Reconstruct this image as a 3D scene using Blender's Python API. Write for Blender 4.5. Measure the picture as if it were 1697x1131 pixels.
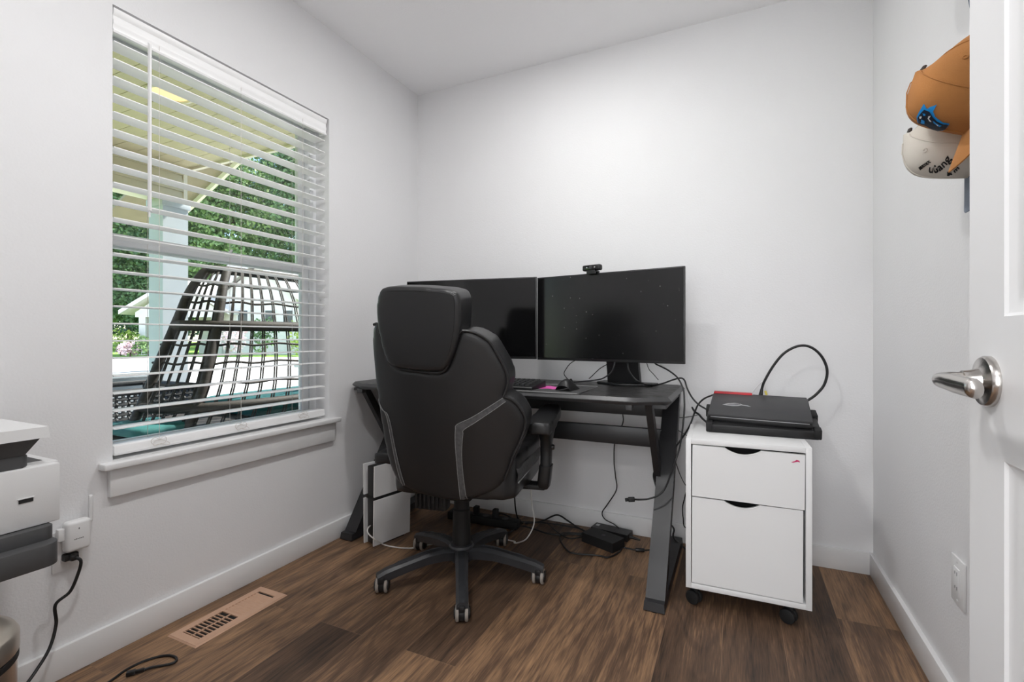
import bpy, bmesh, math, random
from mathutils import Vector, Matrix, noise
from mathutils.bvhtree import BVHTree

for _o in list(bpy.data.objects):
    bpy.data.objects.remove(_o, do_unlink=True)
random.seed(7)
scene = bpy.context.scene
COL = scene.collection
R_ = math.radians

# ------------------------------------------------------------------ camera
FPX, YAW, CX, CY, EYE = 800.0, R_(25.0), 848.5, 558.0, 0.975
cam_d = bpy.data.cameras.new('camera')
cam_d.sensor_width = 36.0
cam_d.lens = FPX / 1697.0 * 36.0
cam_d.shift_y = -(565.5 - CY) / 1697.0
cam_d.clip_start = 0.02
cam_d.clip_end = 400
cam = bpy.data.objects.new('camera', cam_d)
COL.objects.link(cam)
cam.location = (0, 0, EYE)
cam.rotation_euler = (R_(90), 0, YAW)
scene.camera = cam

# ------------------------------------------------------------------ colour management, sky, sun, lamps
vs = scene.view_settings
vs.view_transform = 'Standard'
vs.look = 'None'
vs.exposure = 0.0
vs.gamma = 1.0
vs.use_curve_mapping = False
scene.display_settings.display_device = 'sRGB'
scene.cycles.use_denoising = True
scene.cycles.max_bounces = 14
scene.cycles.diffuse_bounces = 8
scene.cycles.transparent_max_bounces = 24

world = bpy.data.worlds.new('sky_world')
scene.world = world
world.use_nodes = True
wn = world.node_tree
wn.nodes.clear()
w_out = wn.nodes.new('ShaderNodeOutputWorld')
w_bg = wn.nodes.new('ShaderNodeBackground')
w_sky = wn.nodes.new('ShaderNodeTexSky')
w_sky.sky_type = 'NISHITA'
w_sky.sun_disc = False
w_sky.sun_elevation = R_(52)
w_sky.sun_rotation = R_(150)
w_sky.air_density = 1.0
w_sky.dust_density = 0.6
w_bg.inputs['Strength'].default_value = 0.42
wn.links.new(w_sky.outputs[0], w_bg.inputs[0])
wn.links.new(w_bg.outputs[0], w_out.inputs[0])

def lamp(name, kind, loc, power, rot=(0, 0, 0), **kw):
    d = bpy.data.lights.new(name, kind)
    d.energy = power
    for k, v in kw.items():
        setattr(d, k, v)
    o = bpy.data.objects.new(name, d)
    COL.objects.link(o)
    o.location = loc
    o.rotation_euler = rot
    return o

lamp('sun', 'SUN', (-8, 20, 20), 14.0, (R_(42), 0, R_(165)), angle=R_(0.6), color=(1.0, 0.96, 0.9))

# room ceiling lamps and an added hall lamp (their fixtures are built further down, round these points)
ROOM_LAMP = (-0.68, 1.60, 2.42)
ROOM_LAMP_FRONT = (-0.70, 0.45, 2.405)
HALL_FILL_LAMP = (-0.1, -0.95, 2.405)
LAMP_COL = (1.0, 0.995, 0.99)
lamp('room_lamp', 'AREA', ROOM_LAMP, 10.0, shape='DISK', size=0.13, color=LAMP_COL)
lamp('room_lamp_front', 'AREA', ROOM_LAMP_FRONT, 12.0, shape='DISK', size=0.17, color=LAMP_COL)
lamp('hall_fill', 'AREA', (-0.12, -2.04, 1.30), 32.0, rot=(R_(90), 0, 0), shape='RECTANGLE', size=1.3, size_y=1.7, color=(0.98, 0.99, 1.0))  # added fill light in the unseen hall, shining through the doorway
lamp('hall_fill_lamp', 'AREA', HALL_FILL_LAMP, 12.0, shape='DISK', size=0.3, color=LAMP_COL)  # added lamp behind the camera to light the doorway

# ------------------------------------------------------------------ pixel ray helper: real points on real planes
_R = Vector((math.cos(YAW), math.sin(YAW), 0))
_F = Vector((-math.sin(YAW), math.cos(YAW), 0))

def ray(px, py):
    return _R * ((px - CX) / FPX) + _F + Vector((0, 0, -(py - CY) / FPX))

def P(px, py, X=None, Y=None, Z=None, d=None):
    r = ray(px, py)
    if X is not None:
        t = X / r.x
    elif Y is not None:
        t = Y / r.y
    elif Z is not None:
        t = (Z - EYE) / r.z
    else:
        t = d
    return Vector((0, 0, EYE)) + r * t

# ------------------------------------------------------------------ materials
def lin(c):
    out = []
    for v in c[:3]:
        v = v / 255.0
        out.append(v / 12.92 if v <= 0.04045 else ((v + 0.055) / 1.055) ** 2.4)
    return (*out, 1.0)

def mat(name, col, rough=0.5, metal=0.0, var=0.0, vscale=8.0, bump=0.0, bscale=200.0, coat=0.0, spec=0.5,
        emit=None, emit_s=0.0, stretch=(1, 1, 1), rvar=0.0):
    """principled material with noise colour variation and noise bump"""
    m = bpy.data.materials.new(name)
    m.use_nodes = True
    nt = m.node_tree
    b = nt.nodes['Principled BSDF']
    b.inputs['Base Color'].default_value = lin(col)
    b.inputs['Roughness'].default_value = rough
    b.inputs['Metallic'].default_value = metal
    b.inputs['Coat Weight'].default_value = coat
    b.inputs['Specular IOR Level'].default_value = spec
    if emit:
        b.inputs['Emission Color'].default_value = lin(emit)
        b.inputs['Emission Strength'].default_value = emit_s
    tc = nt.nodes.new('ShaderNodeTexCoord')
    mp = nt.nodes.new('ShaderNodeMapping')
    mp.inputs['Scale'].default_value = stretch
    nt.links.new(tc.outputs['Object'], mp.inputs['Vector'])
    if var > 0 or rvar > 0:
        n = nt.nodes.new('ShaderNodeTexNoise')
        n.inputs['Scale'].default_value = vscale
        n.inputs['Detail'].default_value = 6
        nt.links.new(mp.outputs[0], n.inputs['Vector'])
        if var > 0:
            r = nt.nodes.new('ShaderNodeValToRGB')
            c = lin(col)
            r.color_ramp.elements[0].position = 0.3
            r.color_ramp.elements[1].position = 0.7
            r.color_ramp.elements[0].color = tuple(max(0, x * (1 - var)) for x in c[:3]) + (1,)
            r.color_ramp.elements[1].color = tuple(min(1, x * (1 + var)) for x in c[:3]) + (1,)
            nt.links.new(n.outputs['Fac'], r.inputs[0])
            nt.links.new(r.outputs[0], b.inputs['Base Color'])
        if rvar > 0:
            rr = nt.nodes.new('ShaderNodeMapRange')
            rr.inputs['From Min'].default_value = 0.3
            rr.inputs['From Max'].default_value = 0.7
            rr.inputs['To Min'].default_value = max(0.02, rough - rvar)
            rr.inputs['To Max'].default_value = min(1, rough + rvar)
            nt.links.new(n.outputs['Fac'], rr.inputs['Value'])
            nt.links.new(rr.outputs[0], b.inputs['Roughness'])
    if bump > 0:
        n2 = nt.nodes.new('ShaderNodeTexNoise')
        n2.inputs['Scale'].default_value = bscale
        n2.inputs['Detail'].default_value = 3
        nt.links.new(mp.outputs[0], n2.inputs['Vector'])
        bp = nt.nodes.new('ShaderNodeBump')
        bp.inputs['Strength'].default_value = bump
        bp.inputs['Distance'].default_value = 0.002
        nt.links.new(n2.outputs['Fac'], bp.inputs['Height'])
        nt.links.new(bp.outputs[0], b.inputs['Normal'])
    return m

def floor_material():
    m = bpy.data.materials.new('walnut_plank_floor')
    m.use_nodes = True
    nt = m.node_tree
    L = nt.links.new
    N = nt.nodes.new
    b = nt.nodes['Principled BSDF']
    tc = N('ShaderNodeTexCoord')
    sep = N('ShaderNodeSeparateXYZ'); L(tc.outputs['Object'], sep.inputs[0])
    sx = N('ShaderNodeMath'); sx.operation = 'ADD'; sx.inputs[1].default_value = 0.043; L(sep.outputs['X'], sx.inputs[0])
    com = N('ShaderNodeCombineXYZ'); L(sep.outputs['Y'], com.inputs[0]); L(sx.outputs[0], com.inputs[1])
    br = N('ShaderNodeTexBrick')
    br.offset = 0.37
    br.offset_frequency = 2
    br.inputs['Color1'].default_value = (0, 0, 0, 1)
    br.inputs['Color2'].default_value = (1, 1, 1, 1)
    br.inputs['Mortar'].default_value = (0.5, 0.5, 0.5, 1)
    br.inputs['Scale'].default_value = 1.0
    br.inputs['Mortar Size'].default_value = 0.0008
    br.inputs['Mortar Smooth'].default_value = 0.2
    br.inputs['Brick Width'].default_value = 1.22
    br.inputs['Row Height'].default_value = 0.178
    L(com.outputs[0], br.inputs['Vector'])
    # per plank offset
    rnd = N('ShaderNodeRGBToBW'); L(br.outputs['Color'], rnd.inputs[0])
    off = N('ShaderNodeMath'); off.operation = 'MULTIPLY'; off.inputs[1].default_value = 37.0; L(rnd.outputs[0], off.inputs[0])
    gx = N('ShaderNodeMath'); gx.operation = 'MULTIPLY'; gx.inputs[1].default_value = 6.0; L(sep.outputs['X'], gx.inputs[0])
    gy = N('ShaderNodeMath'); gy.operation = 'MULTIPLY'; gy.inputs[1].default_value = 0.75; L(sep.outputs['Y'], gy.inputs[0])
    gv = N('ShaderNodeCombineXYZ'); L(gx.outputs[0], gv.inputs[0]); L(gy.outputs[0], gv.inputs[1]); L(off.outputs[0], gv.inputs[2])
    # slow figure field of each board; its contour lines are the growth rings
    n1 = N('ShaderNodeTexNoise'); n1.inputs['Scale'].default_value = 1.0; n1.inputs['Detail'].default_value = 1.5; n1.inputs['Distortion'].default_value = 0.35
    L(gv.outputs[0], n1.inputs['Vector'])
    ring = N('ShaderNodeMath'); ring.operation = 'MULTIPLY'; ring.inputs[1].default_value = 88.0; L(n1.outputs['Fac'], ring.inputs[0])
    sn = N('ShaderNodeMath'); sn.operation = 'SINE'; L(ring.outputs[0], sn.inputs[0])
    sm = N('ShaderNodeMapRange'); sm.interpolation_type = 'SMOOTHSTEP'; sm.inputs['From Min'].default_value = -1.0; sm.inputs['From Max'].default_value = -0.1; L(sn.outputs[0], sm.inputs['Value'])
    # fine pores
    fx = N('ShaderNodeMath'); fx.operation = 'MULTIPLY'; fx.inputs[1].default_value = 240.0; L(sep.outputs['X'], fx.inputs[0])
    fy = N('ShaderNodeMath'); fy.operation = 'MULTIPLY'; fy.inputs[1].default_value = 13.0; L(sep.outputs['Y'], fy.inputs[0])
    fv = N('ShaderNodeCombineXYZ'); L(fx.outputs[0], fv.inputs[0]); L(fy.outputs[0], fv.inputs[1]); L(off.outputs[0], fv.inputs[2])
    n2 = N('ShaderNodeTexNoise'); n2.inputs['Scale'].default_value = 1.0; n2.inputs['Detail'].default_value = 3; L(fv.outputs[0], n2.inputs['Vector'])
    # blotches drawn out along the board
    bx_ = N('ShaderNodeMath'); bx_.operation = 'MULTIPLY'; bx_.inputs[1].default_value = 22.0; L(sep.outputs['X'], bx_.inputs[0])
    by_ = N('ShaderNodeMath'); by_.operation = 'MULTIPLY'; by_.inputs[1].default_value = 2.2; L(sep.outputs['Y'], by_.inputs[0])
    bv_ = N('ShaderNodeCombineXYZ'); L(bx_.outputs[0], bv_.inputs[0]); L(by_.outputs[0], bv_.inputs[1]); L(off.outputs[0], bv_.inputs[2])
    n3 = N('ShaderNodeTexNoise'); n3.inputs['Scale'].default_value = 1.0; n3.inputs['Detail'].default_value = 7; n3.inputs['Roughness'].default_value = 0.62; L(bv_.outputs[0], n3.inputs['Vector'])
    def ma(a, k, bb):
        x = N('ShaderNodeMath'); x.operation = 'MULTIPLY_ADD'; L(a, x.inputs[0]); x.inputs[1].default_value = k
        if bb is None:
            x.inputs[2].default_value = 0.0
        else:
            L(bb, x.inputs[2])
        return x.outputs[0]
    s = ma(rnd.outputs[0], 0.24, None)
    s = ma(n1.outputs['Fac'], 0.22, s)
    s = ma(sm.outputs[0], 0.06, s)
    s = ma(n2.outputs['Fac'], 0.44, s)
    s = ma(n3.outputs['Fac'], 0.52, s)
    rp = N('ShaderNodeValToRGB')
    e = rp.color_ramp.elements
    e[0].position = 0.48; e[0].color = lin((46, 36, 30))
    e[1].position = 1.0; e[1].color = lin((166, 130, 97))
    mid = rp.color_ramp.elements.new(0.74); mid.color = lin((100, 77, 60))
    L(s, rp.inputs[0])
    mix = N('ShaderNodeMix'); mix.data_type = 'RGBA'
    L(br.outputs['Fac'], mix.inputs['Factor'])
    L(rp.outputs[0], mix.inputs[6])
    mix.inputs[7].default_value = lin((124, 98, 78))
    L(mix.outputs[2], b.inputs['Base Color'])
    rr = N('ShaderNodeMapRange'); L(n2.outputs['Fac'], rr.inputs['Value'])
    rr.inputs['To Min'].default_value = 0.42; rr.inputs['To Max'].default_value = 0.62
    L(rr.outputs[0], b.inputs['Roughness'])
    b.inputs['Specular IOR Level'].default_value = 0.35
    bh = ma(n2.outputs['Fac'], 0.5, None)
    hm = N('ShaderNodeMath'); hm.operation = 'SUBTRACT'; L(bh, hm.inputs[0]); L(br.outputs['Fac'], hm.inputs[1])
    bp = N('ShaderNodeBump'); bp.inputs['Strength'].default_value = 0.25; bp.inputs['Distance'].default_value = 0.002
    L(hm.outputs[0], bp.inputs['Height']); L(bp.outputs[0], b.inputs['Normal'])
    return m

def glass_material():
    m = bpy.data.materials.new('window_glass')
    m.use_nodes = True
    nt = m.node_tree
    nt.nodes.clear()
    o = nt.nodes.new('ShaderNodeOutputMaterial')
    mx = nt.nodes.new('ShaderNodeMixShader')
    tr = nt.nodes.new('ShaderNodeBsdfTransparent')
    tr.inputs[0].default_value = (0.93, 0.95, 0.94, 1)
    gl = nt.nodes.new('ShaderNodeBsdfGlossy')
    gl.inputs['Roughness'].default_value = 0.02
    fr = nt.nodes.new('ShaderNodeFresnel')
    fr.inputs[0].default_value = 1.3
    nt.links.new(fr.outputs[0], mx.inputs[0])
    nt.links.new(tr.outputs[0], mx.inputs[1])
    nt.links.new(gl.outputs[0], mx.inputs[2])
    nt.links.new(mx.outputs[0], o.inputs[0])
    return m

def dusty_screen():
    m = bpy.data.materials.new('dusty_black_screen')
    m.use_nodes = True
    nt = m.node_tree
    b = nt.nodes['Principled BSDF']
    b.inputs['Roughness'].default_value = 0.22
    b.inputs['Specular IOR Level'].default_value = 0.55
    tc = nt.nodes.new('ShaderNodeTexCoord')
    vo = nt.nodes.new('ShaderNodeTexVoronoi')
    vo.inputs['Scale'].default_value = 62
    nt.links.new(tc.outputs['Object'], vo.inputs['Vector'])
    sepc = nt.nodes.new('ShaderNodeSeparateColor')
    nt.links.new(vo.outputs['Color'], sepc.inputs[0])
    sz = nt.nodes.new('ShaderNodeMapRange')
    sz.inputs['From Min'].default_value = 0.68
    sz.inputs['From Max'].default_value = 1.0
    sz.inputs['To Min'].default_value = 0.0
    sz.inputs['To Max'].default_value = 0.12
    nt.links.new(sepc.outputs[0], sz.inputs['Value'])
    lt = nt.nodes.new('ShaderNodeMath'); lt.operation = 'LESS_THAN'
    nt.links.new(vo.outputs['Distance'], lt.inputs[0])
    nt.links.new(sz.outputs[0], lt.inputs[1])
    mx = nt.nodes.new('ShaderNodeMix'); mx.data_type = 'RGBA'
    nt.links.new(lt.outputs[0], mx.inputs['Factor'])
    mx.inputs[6].default_value = lin((15, 15, 16))
    mx.inputs[7].default_value = lin((140, 140, 140))
    nt.links.new(mx.outputs[2], b.inputs['Base Color'])
    return m

def two_tone(name, c1, c2, scale, lo=0.4, hi=0.6, rough=0.8, bump=0.0, stretch=(1, 1, 1)):
    m = mat(name, c1, rough, bump=bump, bscale=scale * 2)
    nt = m.node_tree
    b = nt.nodes['Principled BSDF']
    tc = nt.nodes.new('ShaderNodeTexCoord')
    mp = nt.nodes.new('ShaderNodeMapping')
    mp.inputs['Scale'].default_value = stretch
    nt.links.new(tc.outputs['Object'], mp.inputs[0])
    n = nt.nodes.new('ShaderNodeTexNoise')
    n.inputs['Scale'].default_value = scale
    n.inputs['Detail'].default_value = 8
    nt.links.new(mp.outputs[0], n.inputs['Vector'])
    r = nt.nodes.new('ShaderNodeValToRGB')
    r.color_ramp.elements[0].position = lo
    r.color_ramp.elements[1].position = hi
    r.color_ramp.elements[0].color = lin(c1)
    r.color_ramp.elements[1].color = lin(c2)
    nt.links.new(n.outputs['Fac'], r.inputs[0])
    nt.links.new(r.outputs[0], b.inputs['Base Color'])
    return m

M = {}
M['wall'] = mat('painted_wall', (229, 229, 230), 0.62, bump=0.35, bscale=160, var=0.01, vscale=3, spec=0.3)
M['ceiling'] = mat('painted_ceiling', (247, 247, 248), 0.8, bump=0.3, bscale=120, spec=0.2)
M['trim'] = mat('white_trim_paint', (230, 230, 230), 0.35, bump=0.04, bscale=60)
M['door'] = mat('white_door_paint', (228, 228, 229), 0.42, bump=0.05, bscale=90)
M['floor'] = floor_material()
M['vinyl'] = mat('white_window_vinyl', (228, 230, 232), 0.35, bump=0.02)
M['glass'] = glass_material()
M['slat'] = mat('white_blind_slat', (246, 246, 246), 0.38, bump=0.05, bscale=70, stretch=(1, 0.15, 1))
M['cord'] = mat('white_cord', (215, 210, 205), 0.8, bump=0.2, bscale=900)
M['white_plastic'] = mat('white_plastic', (226, 226, 226), 0.38, bump=0.02, bscale=300)
M['printer_white'] = mat('printer_white_plastic', (216, 216, 216), 0.5, bump=0.08, bscale=500)
M['grey_plastic'] = mat('printer_grey_plastic', (70, 70, 71), 0.5, bump=0.1, bscale=500)
M['black_plastic'] = mat('black_plastic', (24, 24, 25), 0.42, bump=0.05, bscale=500, rvar=0.06)
M['matte_black'] = mat('matte_black_plastic', (18, 18, 19), 0.65, bump=0.1, bscale=400)
M['base_black'] = mat('chair_base_nylon', (48, 49, 52), 0.42, bump=0.05, bscale=300, rvar=0.08, var=0.1, vscale=20)
M['rubber_grey'] = mat('caster_grey_tread', (150, 143, 136), 0.75, var=0.15, vscale=60)
M['leather'] = mat('black_faux_leather', (30, 30, 31), 0.35, bump=0.10, bscale=420, rvar=0.02, vscale=6)
M['leather_strip'] = mat('worn_grey_leather_strip', (74, 74, 75), 0.5, bump=0.3, bscale=300, var=0.25, vscale=70)
M['stitch'] = mat('grey_stitching', (125, 125, 125), 0.8, var=0.2, vscale=200)
M['metal_black'] = mat('black_powder_coat', (38, 38, 40), 0.42, bump=0.08, bscale=600, rvar=0.06, vscale=10)
M['desk_top'] = mat('black_laminate_desktop', (44, 43, 43), 0.42, bump=0.12, bscale=260, var=0.08, vscale=30, rvar=0.08)
M['desk_edge_sheen'] = mat('black_edge_sheen', (60, 60, 61), 0.38, bump=0.1, bscale=260, var=0.06)  # lighter than the top: light caught by the bevel put into the colour
M['screen_gloss'] = mat('black_screen_glass', (12, 12, 13), 0.1, spec=0.5)
M['screen_dust'] = dusty_screen()
M['key'] = mat('black_keycap', (38, 38, 39), 0.5, bump=0.05)
M['mat_grey'] = mat('grey_desk_mat', (66, 66, 67), 0.85, bump=0.3, bscale=900)
M['mat_edge'] = mat('stitched_grey_mat_edge', (128, 128, 128), 0.85, bump=0.3, bscale=900)
M['mat_pink'] = two_tone('pink_mat_print', (206, 60, 150), (226, 110, 190), 40, rough=0.85)
M['cable'] = mat('black_cable', (20, 20, 21), 0.5, bump=0.05)
M['cable_grey'] = mat('dark_grey_cable', (52, 52, 54), 0.5)
M['white_cable'] = mat('white_braided_cable', (222, 220, 216), 0.7, bump=0.6, bscale=700)
M['cabinet'] = mat('white_melamine', (226, 226, 226), 0.45, bump=0.02, bscale=120)
M['cavity_shade'] = mat('dark_cavity_shade', (30, 30, 31), 0.8, bump=0.1)  # shade of the drawer cavity put into the colour
M['magenta'] = mat('magenta_sticker', (190, 20, 90), 0.6, var=0.1)
M['red_plastic'] = mat('red_plastic', (190, 26, 40), 0.4, bump=0.02)
M['laptop'] = mat('charcoal_laptop_lid', (50, 50, 52), 0.5, bump=0.06, bscale=700, rvar=0.05)
M['silver'] = mat('silver_print', (190, 190, 192), 0.35, metal=0.6, bump=0.02)
M['chrome'] = mat('brushed_nickel', (190, 186, 182), 0.2, metal=1.0, bump=0.05, bscale=500)
M['steel'] = mat('brushed_steel', (205, 200, 194), 0.32, metal=1.0, bump=0.15, bscale=80, stretch=(1, 1, 12))
M['steel_lid'] = mat('taupe_metal_lid', (196, 186, 174), 0.3, metal=0.9, bump=0.05)
M['vent'] = mat('tan_painted_metal', (196, 158, 132), 0.45, bump=0.05, var=0.04, vscale=30)
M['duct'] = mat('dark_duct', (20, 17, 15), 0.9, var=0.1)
M['console_white'] = mat('console_white_shell', (222, 222, 222), 0.45, bump=0.02)
M['cap_brown'] = mat('brown_canvas', (176, 118, 62), 0.85, bump=0.5, bscale=900, var=0.1, vscale=14)
M['cap_cream'] = mat('cream_cotton', (212, 206, 196), 0.88, bump=0.4, bscale=900, var=0.04, vscale=14)
M['cap_slate'] = mat('slate_grey_cotton', (118, 126, 138), 0.88, bump=0.4, bscale=900, var=0.05)
M['cap_dark'] = mat('dark_brim_lining', (34, 30, 28), 0.85, bump=0.3, bscale=800)
M['thread_black'] = mat('black_embroidery', (22, 22, 23), 0.8, bump=0.5, bscale=900)
M['logo_blue'] = mat('blue_embroidery', (14, 140, 214), 0.6, bump=0.4, bscale=900)
M['logo_navy'] = mat('navy_embroidery', (14, 26, 44), 0.6, bump=0.4, bscale=900)
M['logo_white'] = mat('white_embroidery', (225, 228, 232), 0.7, bump=0.4, bscale=900)
M['button_dark'] = mat('dark_cap_button', (52, 42, 36), 0.7, bump=0.3)
M['lamp_glow'] = mat('lit_lamp_diffuser', (255, 252, 246), 0.6, emit=(255, 250, 242), emit_s=4.0)
M['porch_glow'] = mat('lit_porch_lens', (255, 226, 180), 0.6, emit=(255, 214, 150), emit_s=0.8)

# ------------------------------------------------------------------ mesh helpers
WM = {}

def catmull(pts, n=8, closed=False):
    pts = [Vector(p) for p in pts]
    if len(pts) < 3:
        return pts
    out = []
    N = len(pts)
    segs = N if closed else N - 1
    for i in range(segs):
        p1, p2 = pts[i], pts[(i + 1) % N]
        p0 = pts[(i - 1) % N] if (closed or i > 0) else p1 * 2 - p2
        p3 = pts[(i + 2) % N] if (closed or i + 2 < N) else p2 * 2 - p1
        for k in range(n):
            t = k / n
            out.append(0.5 * ((2 * p1) + (p2 - p0) * t + (2 * p0 - 5 * p1 + 4 * p2 - p3) * t * t + (3 * p1 - p0 - 3 * p2 + p3) * t ** 3))
    if not closed:
        out.append(pts[-1])
    return out

def frame_at(loc=(0, 0, 0), rz=0.0, rx=0.0, ry=0.0):
    return Matrix.Translation(loc) @ Matrix.Rotation(rz, 4, 'Z') @ Matrix.Rotation(ry, 4, 'Y') @ Matrix.Rotation(rx, 4, 'X')

class MB:
    def __init__(self):
        self.bm = bmesh.new()
        self.mi = 0

    def _add(self, b, Mx=None, bev=0.0, segs=2):
        if bev > 0:
            es = [e for e in b.edges if len(e.link_faces) == 2 and e.calc_face_angle(0) > R_(25)]
            bmesh.ops.bevel(b, geom=es, offset=bev, segments=segs, profile=0.5, affect='EDGES', clamp_overlap=True)
        if Mx is not None:
            bmesh.ops.transform(b, matrix=Mx, verts=b.verts[:])
        bmesh.ops.recalc_face_normals(b, faces=b.faces[:])
        for f in b.faces:
            f.material_index = self.mi
        t = bpy.data.meshes.new('tmp')
        b.to_mesh(t)
        b.free()
        self.bm.from_mesh(t)
        bpy.data.meshes.remove(t)
        return self

    def box(self, x0, x1, y0, y1, z0, z1, Mx=None, bev=0.0, segs=2):
        b = bmesh.new()
        bmesh.ops.create_cube(b, size=1.0)
        for v in b.verts:
            v.co = Vector(((x0 + x1) / 2 + v.co.x * (x1 - x0), (y0 + y1) / 2 + v.co.y * (y1 - y0), (z0 + z1) / 2 + v.co.z * (z1 - z0)))
        return self._add(b, Mx, bev, segs)

    def beam(self, p0, p1, w, h, up=(0, 0, 1), bev=0.0):
        """rectangular bar from p0 to p1, w across, h along 'up'"""
        p0, p1 = Vector(p0), Vector(p1)
        d = p1 - p0
        L = d.length
        z = d.normalized()
        x = Vector(up).cross(z).normalized()
        y = z.cross(x)
        Mx = Matrix(((x.x, y.x, z.x, p0.x), (x.y, y.y, z.y, p0.y), (x.z, y.z, z.z, p0.z), (0, 0, 0, 1)))
        return self.box(-w / 2, w / 2, -h / 2, h / 2, 0, L, Mx, bev)

    def hexa(self, c8, bev=0.0, Mx=None):
        """8 corners: bottom 4 ccw then top 4"""
        b = bmesh.new()
        v = [b.verts.new(p) for p in c8]
        for f in ((3, 2, 1, 0), (4, 5, 6, 7), (0, 1, 5, 4), (1, 2, 6, 5), (2, 3, 7, 6), (3, 0, 4, 7)):
            b.faces.new([v[i] for i in f])
        return self._add(b, Mx, bev)

    def prism(self, poly, depth, Mx=None, bev=0.0, segs=2):
        b = bmesh.new()
        lo = [b.verts.new((p[0], p[1], 0)) for p in poly]
        hi = [b.verts.new((p[0], p[1], depth)) for p in poly]
        n = len(poly)
        b.faces.new(lo[::-1])
        b.faces.new(hi)
        for i in range(n):
            b.faces.new((lo[i], lo[(i + 1) % n], hi[(i + 1) % n], hi[i]))
        bmesh.ops.recalc_face_normals(b, faces=b.faces[:])
        return self._add(b, Mx, bev, segs)

    def cyl(self, p0, p1, r0, r1=None, seg=24, bev=0.0):
        r1 = r0 if r1 is None else r1
        p0, p1 = Vector(p0), Vector(p1)
        d = p1 - p0
        q = Vector((0, 0, 1)).rotation_difference(d.normalized()).to_matrix().to_4x4()
        b = bmesh.new()
        bmesh.ops.create_cone(b, cap_ends=True, cap_tris=False, segments=seg, radius1=r0, radius2=r1, depth=d.length)
        return self._add(b, Matrix.Translation((p0 + p1) / 2) @ q, bev)

    def tube(self, pts, r, seg=8, closed=False, n=6):
        pts = catmull(pts, n, closed) if n else [Vector(p) for p in pts]
        N = len(pts)
        rs = r if isinstance(r, (list, tuple)) else None
        b = bmesh.new()
        rings = []
        prev = None
        for i in range(N):
            a = pts[(i - 1) % N] if (closed or i > 0) else pts[i]
            c = pts[(i + 1) % N] if (closed or i < N - 1) else pts[i]
            t = (c - a)
            if t.length < 1e-9:
                t = Vector((0, 0, 1))
            t.normalize()
            if prev is None:
                u = t.orthogonal().normalized()
            else:
                u = (prev - t * prev.dot(t))
                u = u.normalized() if u.length > 1e-6 else t.orthogonal().normalized()
            prev = u
            w = t.cross(u)
            rr = r if rs is None else rs[0] + (rs[1] - rs[0]) * i / max(1, N - 1)
            rings.append([b.verts.new(pts[i] + (u * math.cos(2 * math.pi * k / seg) + w * math.sin(2 * math.pi * k / seg)) * rr) for k in range(seg)])
        for i in range(N if closed else N - 1):
            A, B = rings[i], rings[(i + 1) % N]
            for k in range(seg):
                b.faces.new((A[k], A[(k + 1) % seg], B[(k + 1) % seg], B[k]))
        if not closed:
            b.faces.new(rings[0][::-1])
            b.faces.new(rings[-1])
        return self._add(b)

    def lathe(self, prof, Mx=None, seg=32):
        """prof: (r, z) pairs, about local z"""
        b = bmesh.new()
        rings = []
        for r, z in prof:
            if r < 1e-6:
                rings.append([b.verts.new((0, 0, z))])
            else:
                rings.append([b.verts.new((r * math.cos(2 * math.pi * k / seg), r * math.sin(2 * math.pi * k / seg), z)) for k in range(seg)])
        for A, B in zip(rings, rings[1:]):
            for k in range(seg):
                k2 = (k + 1) % seg
                if len(A) == 1 and len(B) == 1:
                    continue
                if len(A) == 1:
                    b.faces.new((A[0], B[k2], B[k]))
                elif len(B) == 1:
                    b.faces.new((A[k], A[k2], B[0]))
                else:
                    b.faces.new((A[k], A[k2], B[k2], B[k]))
        for rg in (rings[0], rings[-1]):
            if len(rg) > 2:
                try:
                    b.faces.new(rg)
                except ValueError:
                    pass
        return self._add(b, Mx)

    def ball(self, c, rx, ry=None, rz=None, sub=2, Mx=None):
        ry = rx if ry is None else ry
        rz = rx if rz is None else rz
        b = bmesh.new()
        bmesh.ops.create_icosphere(b, subdivisions=sub, radius=1.0)
        for v in b.verts:
            v.co = Vector((c[0] + v.co.x * rx, c[1] + v.co.y * ry, c[2] + v.co.z * rz))
        return self._add(b, Mx)

    def grid(self, rows, closed_u=False):
        """rows of points -> quad sheet"""
        b = bmesh.new()
        V = [[b.verts.new(p) for p in r] for r in rows]
        for i in range(len(V) - 1):
            n = len(V[i])
            for k in range(n if closed_u else n - 1):
                try:
                    b.faces.new((V[i][k], V[i][(k + 1) % n], V[i + 1][(k + 1) % n], V[i + 1][k]))
                except ValueError:
                    pass
        return self._add(b)

    def mesh_from(self, me, Mx=None):
        b = bmesh.new()
        b.from_mesh(me)
        return self._add(b, Mx)

    def done(self, name, m, parent=None, smooth=True, world=True, loc=None, ang=38, recalc=False):
        me = bpy.data.meshes.new(name)
        pm = WM.get(parent, Matrix.Identity(4)) if parent else Matrix.Identity(4)
        om = Matrix.Identity(4)
        if parent is None and loc is not None:
            om = Matrix.Translation(loc)
        if world:
            bmesh.ops.transform(self.bm, matrix=(pm @ om).inverted(), verts=self.bm.verts[:])
        if recalc:
            bmesh.ops.recalc_face_normals(self.bm, faces=self.bm.faces[:])
        self.bm.to_mesh(me)
        self.bm.free()
        for mm in (m if isinstance(m, (list, tuple)) else [m]):
            me.materials.append(mm)
        if smooth:
            me.polygons.foreach_set('use_smooth', [True] * len(me.polygons))
            me.set_sharp_from_angle(angle=R_(ang))
        o = bpy.data.objects.new(name, me)
        COL.objects.link(o)
        if parent:
            o.parent = parent
            WM[o] = pm
        else:
            o.matrix_world = om
            WM[o] = om
        return o

def tag(o, label, cat, group=None, kind=None):
    o['label'] = label
    o['category'] = cat
    if group:
        o['group'] = group
    if kind:
        o['kind'] = kind
    return o

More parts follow.
